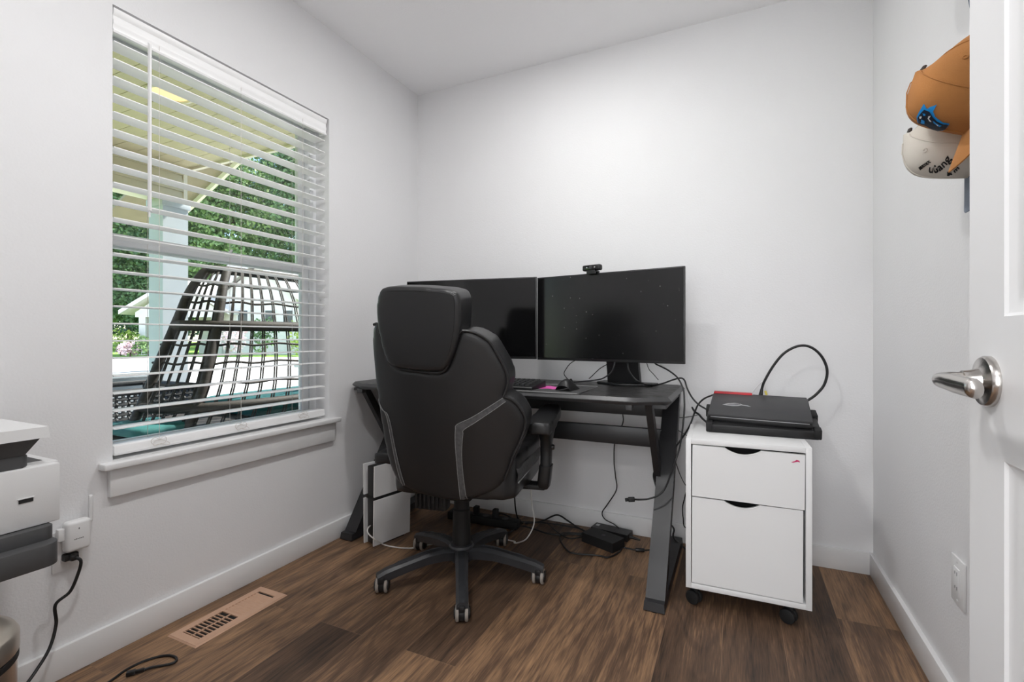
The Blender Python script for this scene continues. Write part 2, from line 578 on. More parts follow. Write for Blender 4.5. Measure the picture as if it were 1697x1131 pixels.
def thing(name, label, cat, loc=(0, 0, 0), rz=0.0, group=None):
    o = bpy.data.objects.new(name, None)
    o.empty_display_size = 0.1
    COL.objects.link(o)
    o.location = loc
    o.rotation_euler = (0, 0, rz)
    WM[o] = Matrix.Translation(loc) @ Matrix.Rotation(rz, 4, 'Z')
    return tag(o, label, cat, group)

def struct(o, label=None, cat=None):
    o['kind'] = 'structure'
    if label:
        o['label'] = label
        o['category'] = cat or 'structure'
    return o

def pillow(outline, d0, d1, voxel=0.008, iters=10, resample=6):
    """soft solid from an outline in (s, t): returns mesh with coords (s, depth, t)"""
    pts = catmull([(p[0], p[1], 0) for p in outline], resample, True) if resample else [Vector((p[0], p[1], 0)) for p in outline]
    b = bmesh.new()
    lo = [b.verts.new((p.x, d0, p.y)) for p in pts]
    hi = [b.verts.new((p.x, d1, p.y)) for p in pts]
    n = len(pts)
    b.faces.new(lo)
    b.faces.new(hi[::-1])
    for i in range(n):
        b.faces.new((lo[i], hi[i], hi[(i + 1) % n], lo[(i + 1) % n]))
    bmesh.ops.recalc_face_normals(b, faces=b.faces[:])
    me = bpy.data.meshes.new('pillow_tmp')
    b.to_mesh(me)
    b.free()
    o = bpy.data.objects.new('pillow_tmp', me)
    COL.objects.link(o)
    md = o.modifiers.new('r', 'REMESH')
    md.mode = 'VOXEL'
    md.voxel_size = voxel
    md.use_smooth_shade = True
    ms = o.modifiers.new('s', 'SMOOTH')
    ms.iterations = iters
    ms.factor = 0.5
    dg = bpy.context.evaluated_depsgraph_get()
    out = bpy.data.meshes.new_from_object(o.evaluated_get(dg))
    bpy.data.objects.remove(o)
    bpy.data.meshes.remove(me)
    return out

def text_mesh(s, size, extrude=0.0006, align='CENTER'):
    c = bpy.data.curves.new('txt', 'FONT')
    c.body = s
    c.size = size
    c.extrude = extrude
    c.align_x = align
    c.align_y = 'CENTER'
    o = bpy.data.objects.new('txt', c)
    COL.objects.link(o)
    dg = bpy.context.evaluated_depsgraph_get()
    me = bpy.data.meshes.new_from_object(o.evaluated_get(dg))
    bpy.data.objects.remove(o)
    return me

def cable(name, pts, r, m, label, cat='cable', n=8, group=None, seg=8):
    b = MB()
    b.tube(pts, r, seg, n=n)
    return tag(b.done(name, m, loc=tuple(Vector(pts[0]))), label, cat, group)

# ------------------------------------------------------------------ the room shell
XL, XR, YB, YF, HC = -1.757, 0.505, 2.416, 0.11, 2.44
WY0, WY1, WZ0, WZ1 = 0.834, 1.712, 0.568, 2.008      # window opening in the left wall
XO = -1.917                                            # outer face of the left wall

b = MB(); b.box(-1.9, 1.6, -2.2, YB + 0.1, -0.1, 0.0)
struct(b.done('floor', M['floor'], smooth=False))
b = MB(); b.box(-1.9, 1.6, -2.2, YB + 0.1, HC, HC + 0.1)
struct(b.done('ceiling', M['ceiling'], smooth=False))
b = MB()
b.box(XO, XL, YF - 0.12, WY0, 0, HC)
b.box(XO, XL, WY1, YB + 0.12, 0, HC)
b.box(XO, XL, WY0, WY1, 0, WZ0)
b.box(XO, XL, WY0, WY1, WZ1, HC)
struct(b.done('wall_left', M['wall'], smooth=False))
b = MB(); b.box(XL, XR + 0.12, YB, YB + 0.12, 0, HC)
struct(b.done('wall_back', M['wall'], smooth=False))
b = MB(); b.box(XR, XR + 0.12, YF - 0.12, YB, 0, HC)
struct(b.done('wall_right', M['wall'], smooth=False))
DX0, DX1, DH = -0.47, 0.335, 2.05                      # doorway the camera stands in
b = MB()
b.box(XL, DX0, YF - 0.12, YF, 0, HC)
b.box(DX1, XR, YF - 0.12, YF, 0, HC)
b.box(DX0, DX1, YF - 0.12, YF, DH, HC)
struct(b.done('wall_front', M['wall'], smooth=False))
# hall behind the camera
b = MB()
b.box(-1.6, -1.5, -2.1, YF - 0.12, 0, HC)
b.box(1.4, 1.5, -2.1, YF - 0.12, 0, HC)
b.box(-1.6, 1.5, -2.2, -2.1, 0, HC)
b.box(XR + 0.12, 1.5, YF - 0.13, YF - 0.0, 0, HC)
struct(b.done('wall_hall', M['wall'], smooth=False))

added_win = bpy.data.objects.new('added_hall_window', None); COL.objects.link(added_win); added_win.location = (-0.12, -2.09, 0.4); WM[added_win] = Matrix.Translation((-0.12, -2.09, 0.4)); struct(added_win)  # window added in the unseen hall to house the fill light
b = MB()
for x0, x1, z0, z1 in ((-.83, -.77, .40, 2.20), (.53, .59, .40, 2.20), (-.77, .53, .40, .45), (-.77, .53, 2.15, 2.20)):
    b.box(x0, x1, -2.10, -2.03, z0, z1, bev=.003)
b.done('window_frame', M['trim'], added_win)
b = MB(); b.box(-.77, .53, -2.075, -2.07, .45, 2.15); b.done('glow_pane', mat('added_glow_pane', (240, 244, 248), .5, emit=(235, 242, 250), emit_s=1.2), added_win, smooth=False)  # added pane that glows by itself
BBH, BBT = 0.088, 0.014
b = MB(); b.box(XL, XL + BBT, YF, YB, 0, BBH, bev=0.0015)
struct(b.done('baseboard_left', M['trim']))
b = MB(); b.box(XL + BBT, XR - BBT, YB - BBT, YB, 0, BBH, bev=0.0015)
struct(b.done('baseboard_back', M['trim']))
b = MB(); b.box(XR - BBT, XR, YF, YB, 0, BBH, bev=0.0015)
struct(b.done('baseboard_right', M['trim']))

# window stool and apron
b = MB(); b.box(XL, -1.718, 0.796, 1.752, 0.568, 0.588, bev=0.003); b.box(-1.84, XL, WY0, WY1, 0.568, 0.588)
struct(b.done('trim_1', M['trim'], ang=50))
b = MB(); b.box(XL, -1.739, 0.820, 1.733, 0.480, 0.568, bev=0.0015)
struct(b.done('trim_2', M['trim']))

# window unit: vinyl frame, two sashes, panes
win = bpy.data.objects.new('window_1', None); COL.objects.link(win); win.location = (-1.86, WY0, 0.588)
WM[win] = Matrix.Translation((-1.86, WY0, 0.588)); struct(win)
def rect_frame(b, x0, x1, y0, y1, z0, z1, w, bev=0.002):
    b.box(x0, x1, y0, y0 + w, z0, z1, bev=bev); b.box(x0, x1, y1 - w, y1, z0, z1, bev=bev)
    b.box(x0, x1, y0 + w, y1 - w, z0, z0 + w, bev=bev); b.box(x0, x1, y0 + w, y1 - w, z1 - w, z1, bev=bev)
b = MB(); rect_frame(b, -1.905, -1.842, WY0 - 0.032, WY1, 0.555, WZ1, 0.038); b.done('window_frame', M['vinyl'], win)
MZ = 1.292
b = MB(); rect_frame(b, -1.874, -1.85, WY0 + 0.006, WY1 - 0.038, 0.593, MZ + 0.022, 0.038); b.done('lower_sash', M['vinyl'], win)
b = MB(); rect_frame(b, -1.9, -1.876, WY0 + 0.006, WY1 - 0.038, MZ - 0.022, WZ1 - 0.038, 0.036); b.done('upper_sash', M['vinyl'], win)
b = MB(); b.box(-1.864, -1.860, WY0 + 0.04, WY1 - 0.07, 0.625, MZ - 0.01); b.done('lower_pane', M['glass'], win, smooth=False)
b = MB(); b.box(-1.890, -1.886, WY0 + 0.04, WY1 - 0.07, MZ, WZ1 - 0.07); b.done('upper_pane', M['glass'], win, smooth=False)
b = MB(); b.box(-1.85, -1.838, 1.24, 1.3, MZ + 0.006, MZ + 0.02, bev=0.003); b.cyl((-1.844, 1.27, MZ + 0.014), (-1.844, 1.285, MZ + 0.03), 0.005); b.done('sash_lock', M['vinyl'], win)

# ------------------------------------------------------------------ window blind
BY0, BY1 = WY0 + 0.008, WY1 - 0.018
blind = thing('window_blind', 'white wide-slat horizontal blind lowered and open inside the window', 'window blind', (-1.8, (BY0 + BY1) / 2, 0.588))
vp = [(0.0, 0), (0.012, 0.0), (0.014, 0.006), (0.010, 0.012), (0.010, 0.020), (0.0125, 0.026), (0.0125, 0.036), (0.010, 0.042), (0.010, 0.052), (0.014, 0.058), (0.016, 0.068), (0.016, 0.074), (0.0, 0.074)]
Mv = Matrix(((1, 0, 0, -1.776), (0, 0, 1, BY0 - 0.003), (0, 1, 0, 1.928), (0, 0, 0, 1)))
b = MB(); b.prism(vp, BY1 - BY0 + 0.010, Mv); b.box(-1.80, -1.776, BY1 - 0.004, BY1 + 0.007, 1.93, 2.0)
b.done('valance', M['slat'], blind, ang=30)
b = MB(); b.box(-1.835, -1.777, BY0, BY1, 1.952, 2.004, bev=0.002); b.done('headrail', M['slat'], blind)
SX0, SX1 = -1.831, -1.765
z = 1.902
while z > 0.655:
    arc = [(SX0 + (SX1 - SX0) * k / 6, z + 0.0018 * (1 - ((k - 3) / 3) ** 2)) for k in range(7)]
    poly = arc + [(x, zz - 0.0030) for x, zz in reversed(arc)]
    b = MB(); b.prism(poly, BY1 - BY0, Matrix(((1, 0, 0, 0), (0, 0, 1, BY0), (0, 1, 0, 0), (0, 0, 0, 1))))
    b.done('slat', M['slat'], blind, ang=30)
    z -= 0.0553
b = MB(); b.box(SX0, SX1, BY0, BY1, 0.600, 0.632, bev=0.004); b.box(SX1 - 0.0005, SX1 + 0.0012, BY0 + 0.002, BY1 - 0.002, 0.606, 0.609)
b.done('bottom_rail', M['slat'], blind)
for y in (0.972, 1.268, 1.565):
    for x in (SX0 - 0.0005, SX1 + 0.0005):
        b = MB(); b.cyl((x, y, 0.63), (x, y, 1.955), 0.0008, seg=6); b.done('ladder_cord', M['cord'], blind)
    b = MB()
    for k, (dy, dz) in enumerate(((0.02, 0.005), (-0.022, -0.004), (0.03, -0.012), (-0.028, 0.006))):
        b.tube([(SX1 + 0.002, y, 0.628), (SX1 + 0.006, y + dy * .6, 0.632 + dz), (SX1 + 0.006, y + dy, 0.622 + dz), (SX1 + 0.005, y + dy * .7, 0.612 + dz * .5), (SX1 + 0.002, y, 0.614)], 0.0008, 6)
    b.done('cord_knot', M['cord'], blind)
b = MB(); b.cyl((-1.758, 0.9395, 1.39), (-1.758, 0.9395, 1.94), 0.0058, seg=6); b.cyl((-1.76, 0.9395, 1.37), (-1.76, 0.9395, 1.392), 0.003); b.cyl((-1.76, 0.9395, 1.94), (-1.772, 0.9395, 1.955), 0.002)
b.done('tilt_wand', M['white_plastic'], blind)

# ------------------------------------------------------------------ ceiling lamps (above the frame; the hall one is added as fill)
for nm, lp, r, lab in (('ceiling_light', ROOM_LAMP, 0.075, 'small round recessed ceiling light close to the back wall'),
                       ('ceiling_light', ROOM_LAMP_FRONT, 0.095, 'round recessed ceiling light near the doorway'),
                       ('ceiling_light', HALL_FILL_LAMP, 0.17, 'round flush ceiling light added in the unseen hall')):
    t = thing(nm, lab, 'ceiling light', (lp[0], lp[1], HC))
    b = MB(); b.lathe([(r + 0.012, HC), (r + 0.012, HC - 0.012), (r + 0.004, HC - 0.018), (r, HC - 0.014), (r, HC)], Matrix.Translation((lp[0], lp[1], 0)), 48); b.done('trim_ring', M['white_plastic'], t)
    b = MB(); b.lathe([(0, HC - 0.010), (r - 0.002, HC - 0.010), (r - 0.002, HC - 0.002), (0, HC - 0.002)], Matrix.Translation((lp[0], lp[1], 0)), 48); b.done('diffuser', M['lamp_glow'], t)

# ------------------------------------------------------------------ open door with lever
XD, YD0, YD1 = 0.300, 0.145, 0.898
door = bpy.data.objects.new('door_1', None); COL.objects.link(door); door.location = (XD + 0.017, YD0, 0.0)
WM[door] = Matrix.Translation((XD + 0.017, YD0, 0.0)); struct(door)
b = MB()
b.box(XD + 0.010, XD + 0.025, YD0, YD1, 0.012, 2.03)
ST = 0.098
for y0, y1, z0, z1 in ((YD0, YD0 + ST, 0.012, 2.03), (YD1 - ST, YD1, 0.012, 2.03), (YD0 + ST, YD1 - ST, 0.012, 0.21), (YD0 + ST, YD1 - ST, 0.82, 1.0), (YD0 + ST, YD1 - ST, 1.92, 2.03)):
    b.box(XD, XD + 0.035, y0, y1, z0, z1)
b.done('door_leaf', M['door'], door, smooth=False)
for z0, z1 in ((0.21, 0.82), (1.0, 1.92)):
    y0, y1 = YD0 + ST, YD1 - ST
    b = MB()
    rings = []
    for ins, x in ((0, XD), (0.004, XD + 0.003), (0.014, XD + 0.006), (0.022, XD + 0.0062), (0.045, XD + 0.002), (0.047, XD + 0.002)):
        rings.append([(x, y0 + ins, z0 + ins), (x, y1 - ins, z0 + ins), (x, y1 - ins, z1 - ins), (x, y0 + ins, z1 - ins)])
    b.grid(rings, True)
    bm2 = bmesh.new(); vv = [bm2.verts.new(p) for p in rings[-1]]; bm2.faces.new(vv); b._add(bm2)
    b.done('door_panel', M['door'], door, ang=20)
# lever set
LY, LZ = 0.838, 0.916
lev = bpy.data.objects.new('lever_handle', None); COL.objects.link(lev); lev.parent = door
lev.location = WM[door].inverted() @ Vector((XD, LY, LZ)); WM[lev] = Matrix.Translation((XD, LY, LZ))
Mx = Matrix.Translation((XD, LY, LZ)) @ Matrix.Rotation(R_(-90), 4, 'Y')
b = MB(); b.lathe([(0, 0), (0.0335, 0), (0.0335, 0.005), (0.031, 0.0085), (0.024, 0.0095), (0.017, 0.0125), (0.0145, 0.020), (0.0135, 0.028), (0, 0.028)], Mx, 48); b.done('rosette', M['chrome'], lev)
# lever: neck, elbow and a twisted flat blade that points back toward the hinge side
pts = [(XD - 0.022, LY, LZ), (XD - 0.038, LY, LZ), (XD - 0.048, LY - 0.005, LZ), (XD - 0.052, LY - 0.018, LZ), (XD - 0.053, LY - 0.040, LZ), (XD - 0.051, LY - 0.070, LZ - 0.001), (XD - 0.048, LY - 0.096, LZ - 0.002)]
cp = catmull(pts, 8)
b = MB(); bmx = bmesh.new(); rings = []
for i, p in enumerate(cp):
    t = (cp[min(i + 1, len(cp) - 1)] - cp[max(i - 1, 0)]).normalized()
    side = t.cross(Vector((0, 0, 1))).normalized(); up = side.cross(t)
    q = i / (len(cp) - 1)
    tw = R_(75) * max(0, min(1, (q - 0.25) / 0.5))
    ra = 0.0115 + 0.001 * q
    rb = 0.0115 - 0.0022 * max(0, min(1, (q - 0.2) / 0.4))
    rings.append([bmx.verts.new(p + side * (ra * math.cos(a) * math.cos(tw) - rb * math.sin(a) * math.sin(tw)) + up * (ra * math.cos(a) * math.sin(tw) + rb * math.sin(a) * math.cos(tw)))
                  for a in [2 * math.pi * k / 20 for k in range(20)]])
for A, B in zip(rings, rings[1:]):
    for k in range(20):
        bmx.faces.new((A[k], A[(k + 1) % 20], B[(k + 1) % 20], B[k]))
td = (cp[-1] - cp[-2]).normalized()
last = [v.co.copy() for v in rings[-1]]; cc = sum(last, Vector()) / 20
for sc_, ad in ((.8, .0025), (.5, .0045), (.15, .0055)):
    rr_ = [bmx.verts.new(cc + td * ad + (p - cc) * sc_) for p in last]
    for k in range(20):
        bmx.faces.new((rings[-1][k], rings[-1][(k + 1) % 20], rr_[(k + 1) % 20], rr_[k]))
    rings.append(rr_)
bmx.faces.new(rings[0][::-1]); bmx.faces.new(rings[-1])
b._add(bmx); b.done('lever', M['chrome'], lev)
b = MB(); b.box(XD + 0.004, XD + 0.031, YD1, YD1 + 0.002, LZ - 0.028, LZ + 0.028, bev=0.0005); b.box(XD + 0.011, XD + 0.024, YD1, YD1 + 0.010, LZ - 0.009, LZ + 0.009, bev=0.002); b.done('latch_plate', M['chrome'], lev)
for zz in (0.25, 1.02, 1.8):
    b = MB(); b.cyl((XD + 0.04, YD0 - 0.006, zz - 0.045), (XD + 0.04, YD0 - 0.006, zz + 0.045), 0.006); b.box(XD + 0.030, XD + 0.037, YD0 - 0.004, YD0 + 0.002, zz - 0.044, zz + 0.044); b.done('hinge', M['chrome'], door)

# ------------------------------------------------------------------ desk
DZ = 0.750
DXL, DXR, DYF, DYB = -1.745, -0.218, 1.782, 2.375
DXC = (DXL + DXR) / 2
desk = thing('desk', 'black gaming desk with chamfered corners and slanted metal legs', 'desk', (DXC, (DYF + DYB) / 2, 0))
def desk_outline(o=0.0):
    return [(DXL + o, DYF + 0.07 + o * .4), (DXL + 0.115, DYF + o), (DXL + 0.16, DYF - 0.004 + o), (DXC - .3, DYF + .004 + o), (DXC + .3, DYF + .004 + o),
            (DXR - 0.16, DYF - 0.004 + o), (DXR - 0.115, DYF + o), (DXR - o, DYF + 0.07 + o * .4), (DXR - o, DYB - 0.03), (DXR - 0.03, DYB - o), (DXL + 0.03, DYB - o), (DXL + o, DYB - 0.03)]
b = bmesh.new()
levels = [(0.013, 0.722), (0.000, 0.734), (0.0, 0.737), (0.013, 0.750)]
rings = [[b.verts.new((x, y, z)) for x, y in desk_outline(o)] for o, z in levels]
n = len(rings[0])
b.faces.new(rings[0][::-1])
topf = b.faces.new(rings[-1])
for A, B in zip(rings, rings[1:]):
    for k in range(n):
        b.faces.new((A[k], A[(k + 1) % n], B[(k + 1) % n], B[k]))
mb = MB(); mb._add(b)
for f in mb.bm.faces:
    f.material_index = 0 if f.normal.z > 0.95 else 1
mb.done('desktop', [M['desk_top'], M['desk_edge_sheen']], desk, ang=20)

def leg_set(xc, side):
    # foot on the floor, main leg slanting back, short brace slanting to the front
    b = MB()
    b.hexa([(xc - .037, 1.752, 0.004), (xc + .037, 1.752, 0.004), (xc + .037, 2.385, 0.004), (xc - .037, 2.385, 0.004),
            (xc - .034, 1.757, 0.034), (xc + .034, 1.757, 0.034), (xc + .034, 2.380, 0.034), (xc - .034, 2.380, 0.034)], bev=0.003)
    b.done('foot', M['metal_black'], desk)
    b = MB()
    y0, y1, w = 1.782, 2.270, 0.060
    b.hexa([(xc - .034, y0, .034), (xc + .034, y0, .034), (xc + .034, y0 + w, .034), (xc - .034, y0 + w, .034),
            (xc - .034, y1, .722), (xc + .034, y1, .722), (xc + .034, y1 + w, .722), (xc - .034, y1 + w, .722)], bev=0.002)
    b.done('leg', M['metal_black'], desk)
    b = MB()
    lx = xc
    xc = xc - .031 * side
    ya, yb = 1.825, 2.085
    za, zb = .722, .34
    b.hexa([(xc - .0125, yb, zb), (xc + .0125, yb, zb), (xc + .0125, yb + .04, zb + 0.03), (xc - .0125, yb + .04, zb + 0.03),
            (xc - .0125, ya, za), (xc + .0125, ya, za), (xc + .0125, ya + .042, za), (xc - .0125, ya + .042, za)], bev=0.002)
    b.done('brace', M['metal_black'], desk)
    xc = lx
    b = MB(); b.box(xc - .03, xc + .03, 1.84, 2.33, .708, .722); b.done('mounting_rail', M['metal_black'], desk)
    for yy in (1.77, 2.36):
        b = MB(); b.cyl((xc, yy, 0), (xc, yy, 0.006), 0.016); b.done('foot_pad', M['matte_black'], desk)
leg_set(-0.266, 1)
leg_set(-1.692, -1)
b = MB(); b.box(-1.66, -0.296, 2.235, 2.262, 0.615, 0.70, bev=0.002); b.done('upper_crossbar', M['metal_black'], desk)
b = MB(); b.box(-1.66, -0.296, 2.16, 2.185, 0.492, 0.572, bev=0.002); b.done('lower_crossbar', M['metal_black'], desk)
b = MB(); b.box(-0.375, -0.352, 1.80, 1.83, 0.702, 0.722, bev=0.002); b.done('cable_clip', M['grey_plastic'], desk)
b = MB(); b.box(-1.668, -1.635, 1.80, 1.83, 0.702, 0.722, bev=0.002); b.done('cable_clip', M['grey_plastic'], desk)

# ------------------------------------------------------------------ desk mat, keyboard, mouse
mat_t = thing('desk_mat', 'grey cloth desk mat with pink print under keyboard and mouse', 'desk mat', (-1.0, 1.95, DZ))
b = MB(); b.box(-1.32, -0.560, 1.797, 2.10, DZ + .0004, DZ + .0032, bev=0.001); b.done('mat_cloth', M['mat_grey'], mat_t)
b = MB(); b.tube([(-1.32, 1.797, DZ + .0026), (-0.560, 1.797, DZ + .0026), (-0.560, 2.10, DZ + .0026), (-1.32, 2.10, DZ + .0026)], 0.0025, 6, closed=True, n=0); b.done('stitched_edge', M['mat_edge'], mat_t)
pk = [(-.80, 1.93), (-.77, 1.905), (-.73, 1.925), (-.70, 1.91), (-.675, 1.935), (-.665, 1.99), (-.69, 2.03), (-.72, 2.00), (-.76, 2.035), (-.80, 2.0)]
b = MB(); b.prism(pk, 0.0005, Matrix.Translation((0, 0, DZ + .0032))); b.done('pink_print', M['mat_pink'], mat_t)

kb = thing('keyboard', 'black computer keyboard on the desk mat, half hidden by chair', 'keyboard', (-0.98, 1.92, DZ + .0034))
KT = Matrix.Translation((-0.985, 1.915, DZ + .0034)) @ Matrix.Rotation(R_(-2), 4, 'Z')
b = MB()
b.prism([(-.075, 0), (.075, 0.0), (.075, .026), (.066, .028), (-.07, .013), (-.075, .009)], 0.445, KT @ Matrix(((0, 0, 1, -.2225), (1, 0, 0, 0), (0, 1, 0, 0), (0, 0, 0, 1))), bev=0.0015)
b.done('case', M['black_plastic'], kb)
kproto = None
for r in range(5):
    for c in range(18):
        b = None
        x = -.205 + c * 0.0235
        y = -.052 + r * 0.0245
        zb = .0145 + (y + .07) * 0.107
        L = KT @ Matrix.Translation((x + .002, y, zb)) @ Matrix.Rotation(R_(6.1), 4, 'X')
        if kproto is None:
            b = MB(); b.hexa([(-.0095, -.0095, 0), (.0095, -.0095, 0), (.0095, .0095, 0), (-.0095, .0095, 0), (-.0075, -.0072, .0075), (.0075, -.0072, .0075), (.0075, .0082, .0075), (-.0075, .0082, .0075)], bev=0.001)
            kproto = b.done('key', M['key'], kb, world=False)
            o = kproto
        else:
            o = kproto.copy(); COL.objects.link(o); o.parent = kb
        o.matrix_local = WM[kb].inverted() @ L

mouse = thing('computer_mouse', 'black computer mouse with flared base on the desk mat', 'mouse', (-0.632, 1.905, DZ + .0034))
Mm = Matrix.Translation((-0.632, 1.905, DZ + .0034)) @ Matrix.Rotation(R_(-8), 4, 'Z')
rows = []
for i in range(13):
    v = i / 12
    y = -.052 + .104 * v
    hh = 0.046 * (math.sin(math.pi * min(1, .10 + .90 * (v ** .75))) ** .7) * (1.0 if v < .6 else 1.0)
    hh = max(0.008, hh)
    wd = .027 - .004 * math.sin(math.pi * v)
    fl = .007 * (1 - v) 
    row = []
    for k in range(17):
        a = math.pi * k / 16
        cx = -math.cos(a)
        zz = hh * (math.sin(a) ** .6) + .002
        x = cx * (wd + fl * (1 - math.sin(a)) ** 2)
        row.append(Mm @ Vector((x, y, zz)))
    rows.append(row)
b = MB(); b.grid(rows)
bmesh.ops.holes_fill(b.bm, edges=[e for e in b.bm.edges if e.is_boundary], sides=0)
bmesh.ops.recalc_face_normals(b.bm, faces=b.bm.faces[:])
b.done('shell', M['black_plastic'], mouse, ang=60)
b = MB(); b.tube([Mm @ Vector((0, .024 + .004 * k, .0425 - .0012 * k * k)) for k in range(-1, 4)], .0035, 8, n=3); b.done('scroll_wheel', M['cable_grey'], mouse)

# ------------------------------------------------------------------ monitors
def monitor(label, pL, pR, z0, z1, screen_mat, base_at):
    """pL, pR: plan positions of the lower front corners"""
    pL, pR = Vector((pL[0], pL[1], 0)), Vector((pR[0], pR[1], 0))
    ax = (pR - pL).normalized()
    W = (pR - pL).length
    back = Vector((-ax.y, ax.x, 0))
    mid = (pL + pR) / 2
    base = Vector((base_at[0], base_at[1], DZ))
    rz = math.atan2(ax.y, ax.x)
    t = thing('monitor', label, 'monitor', base, rz)
    T = Matrix.Translation((pL.x, pL.y, 0)) @ Matrix.Rotation(rz, 4, 'Z')
    b = MB(); b.box(0, W, 0.0, .012, z0, z1, T, bev=0.002); b.done('bezel', M['black_plastic'], t)
    b = MB(); b.box(.005, W - .005, -.0008, .0005, z0 + .012, z1 - .005, T); b.done('screen', screen_mat, t, smooth=False)
    b = MB()
    b.hexa([(W * .2, .012, z0 + .05), (W * .8, .012, z0 + .05), (W * .7, .05, z0 + .09), (W * .3, .05, z0 + .09),
            (W * .2, .012, z1 - .06), (W * .8, .012, z1 - .06), (W * .7, .05, z1 - .1), (W * .3, .05, z1 - .1)], bev=0.006, Mx=T)
    b.done('rear_housing', M['black_plastic'], t)
    # stand: flat neck and a broad flat foot with a blunt point in front
    lb = T.inverted() @ base
    x, y = lb.x, lb.y
    b = MB()
    b.hexa([(x - .078, y - .012, DZ + .010), (x + .078, y - .012, DZ + .010), (x + .078, y + .012, DZ + .010), (x - .078, y + .012, DZ + .010),
            (x - .072, .062, (z0 + z1) / 2), (x + .072, .062, (z0 + z1) / 2), (x + .072, .085, (z0 + z1) / 2), (x - .072, .085, (z0 + z1) / 2)], bev=0.003, Mx=T)
    b.box(x - .05, x + .05, .048, .07, (z0 + z1) / 2 - .05, (z0 + z1) / 2 + .05, T, bev=.003)
    b.done('stand_neck', M['black_plastic'], t)
    fo = [(x - .135, y + .075), (x - .135, y - .01), (x - .01, y - .065), (x + .01, y - .065), (x + .135, y - .01), (x + .135, y + .075)]
    b = MB(); b.prism(fo, .010, T @ Matrix.Translation((0, 0, DZ + .0004)), bev=0.003); b.done('stand_foot', M['black_plastic'], t)
    return t, T, W
SC = 1.12
mr, TR, WR = monitor('large dusty black monitor nearest the laptop, carrying the webcam', (-0.885, 2.190), (-0.192, 2.070), 0.862, 1.262, M['screen_dust'], (-0.475, 2.255))
ml, TL, WL = monitor('large glossy black monitor behind the headrest of the chair', (-1.565, 2.055), (-0.873, 2.150), 0.866, 1.262, M['screen_gloss'], (-1.24, 2.245))

# webcam clipped to the top of the near monitor
wc_p = P(981, 449, Y=2.125)
Tw = Matrix.Translation((wc_p.x, 2.135, 1.268)) @ Matrix.Rotation(R_(-14), 4, 'Z')
wc = thing('webcam', 'small black webcam clipped on top edge of a monitor', 'webcam', (wc_p.x, 2.135, 1.262), R_(-14))
b = MB(); b.box(-.046, .046, -.016, .012, .004, .031, Tw, bev=0.008, segs=4); b.done('body', M['black_plastic'], wc)
b = MB(); b.box(-.028, .028, -.0175, -.0155, .008, .028, Tw, bev=0.0007); b.done('face_plate', M['screen_gloss'], wc)
b = MB(); b.cyl(Tw @ Vector((0, -.016, .018)), Tw @ Vector((0, -.0195, .018)), .0075, seg=24); b.cyl(Tw @ Vector((0, -.0195, .018)), Tw @ Vector((0, -.020, .018)), .0045, seg=24); b.done('lens', M['cable_grey'], wc)
for s in (-1, 1):
    b = MB(); b.box(s * .02 - .003, s * .02 + .003, -.0182, -.0172, .016, .021, Tw); b.done('indicator_light', M['silver'], wc)
b = MB(); b.box(-.022, .022, -.018, -.008, -.012, .006, Tw, bev=.002); b.box(-.02, .02, -.01, .03, -.001, .005, Tw, bev=.001); b.box(-.018, .018, .024, .03, -.05, .002, Tw, bev=.001); b.done('clip', M['black_plastic'], wc)

# ------------------------------------------------------------------ office chair
CH_P, CH_A = (-1.02, 1.70, 0.0), R_(10)
chair = thing('office_chair', 'black faux leather high-back office chair on five casters before the desk', 'office chair', CH_P, CH_A)
CM = WM[chair]
CI = CM.inverted()
def C(x, y, z):
    return CM @ Vector((x, y, z))
# five-star base
def base_leg(a):
    rot = CM @ Matrix.Rotation(a, 4, 'Z')
    prof = [(.030, .118, .027, .030), (.08, .124, .026, .030), (.14, .120, .024, .028), (.20, .108, .022, .026), (.255, .097, .022, .027), (.305, .086, .022, .027), (.338, .072, .020, .020)]
    rows = []
    for x, zt, w, h in prof:
        rows.append([rot @ Vector(p) for p in ((x, -w, zt - h - .012), (x, -w, zt - .010), (x, -w * .55, zt), (x, w * .55, zt), (x, w, zt - .010), (x, w, zt - h - .012))])
    b = MB(); b.grid(rows, True)
    bmesh.ops.holes_fill(b.bm, edges=[e for e in b.bm.edges if e.is_boundary], sides=0)
    bmesh.ops.recalc_face_normals(b.bm, faces=b.bm.faces[:])
    lg = b.done('base_leg', M['base_black'], chair, ang=30)
    b = MB(); b.tube([rot @ Vector((x, w * .55, zt + .001)) for x, zt, w, h in prof[1:5]] + [rot @ Vector((.285, 0, .083))] + [rot @ Vector((x, -w * .55, zt + .001)) for x, zt, w, h in reversed(prof[1:5])], .0018, 6, n=4)
    b.done('molded_ridge', M['base_black'], lg)
    return rot
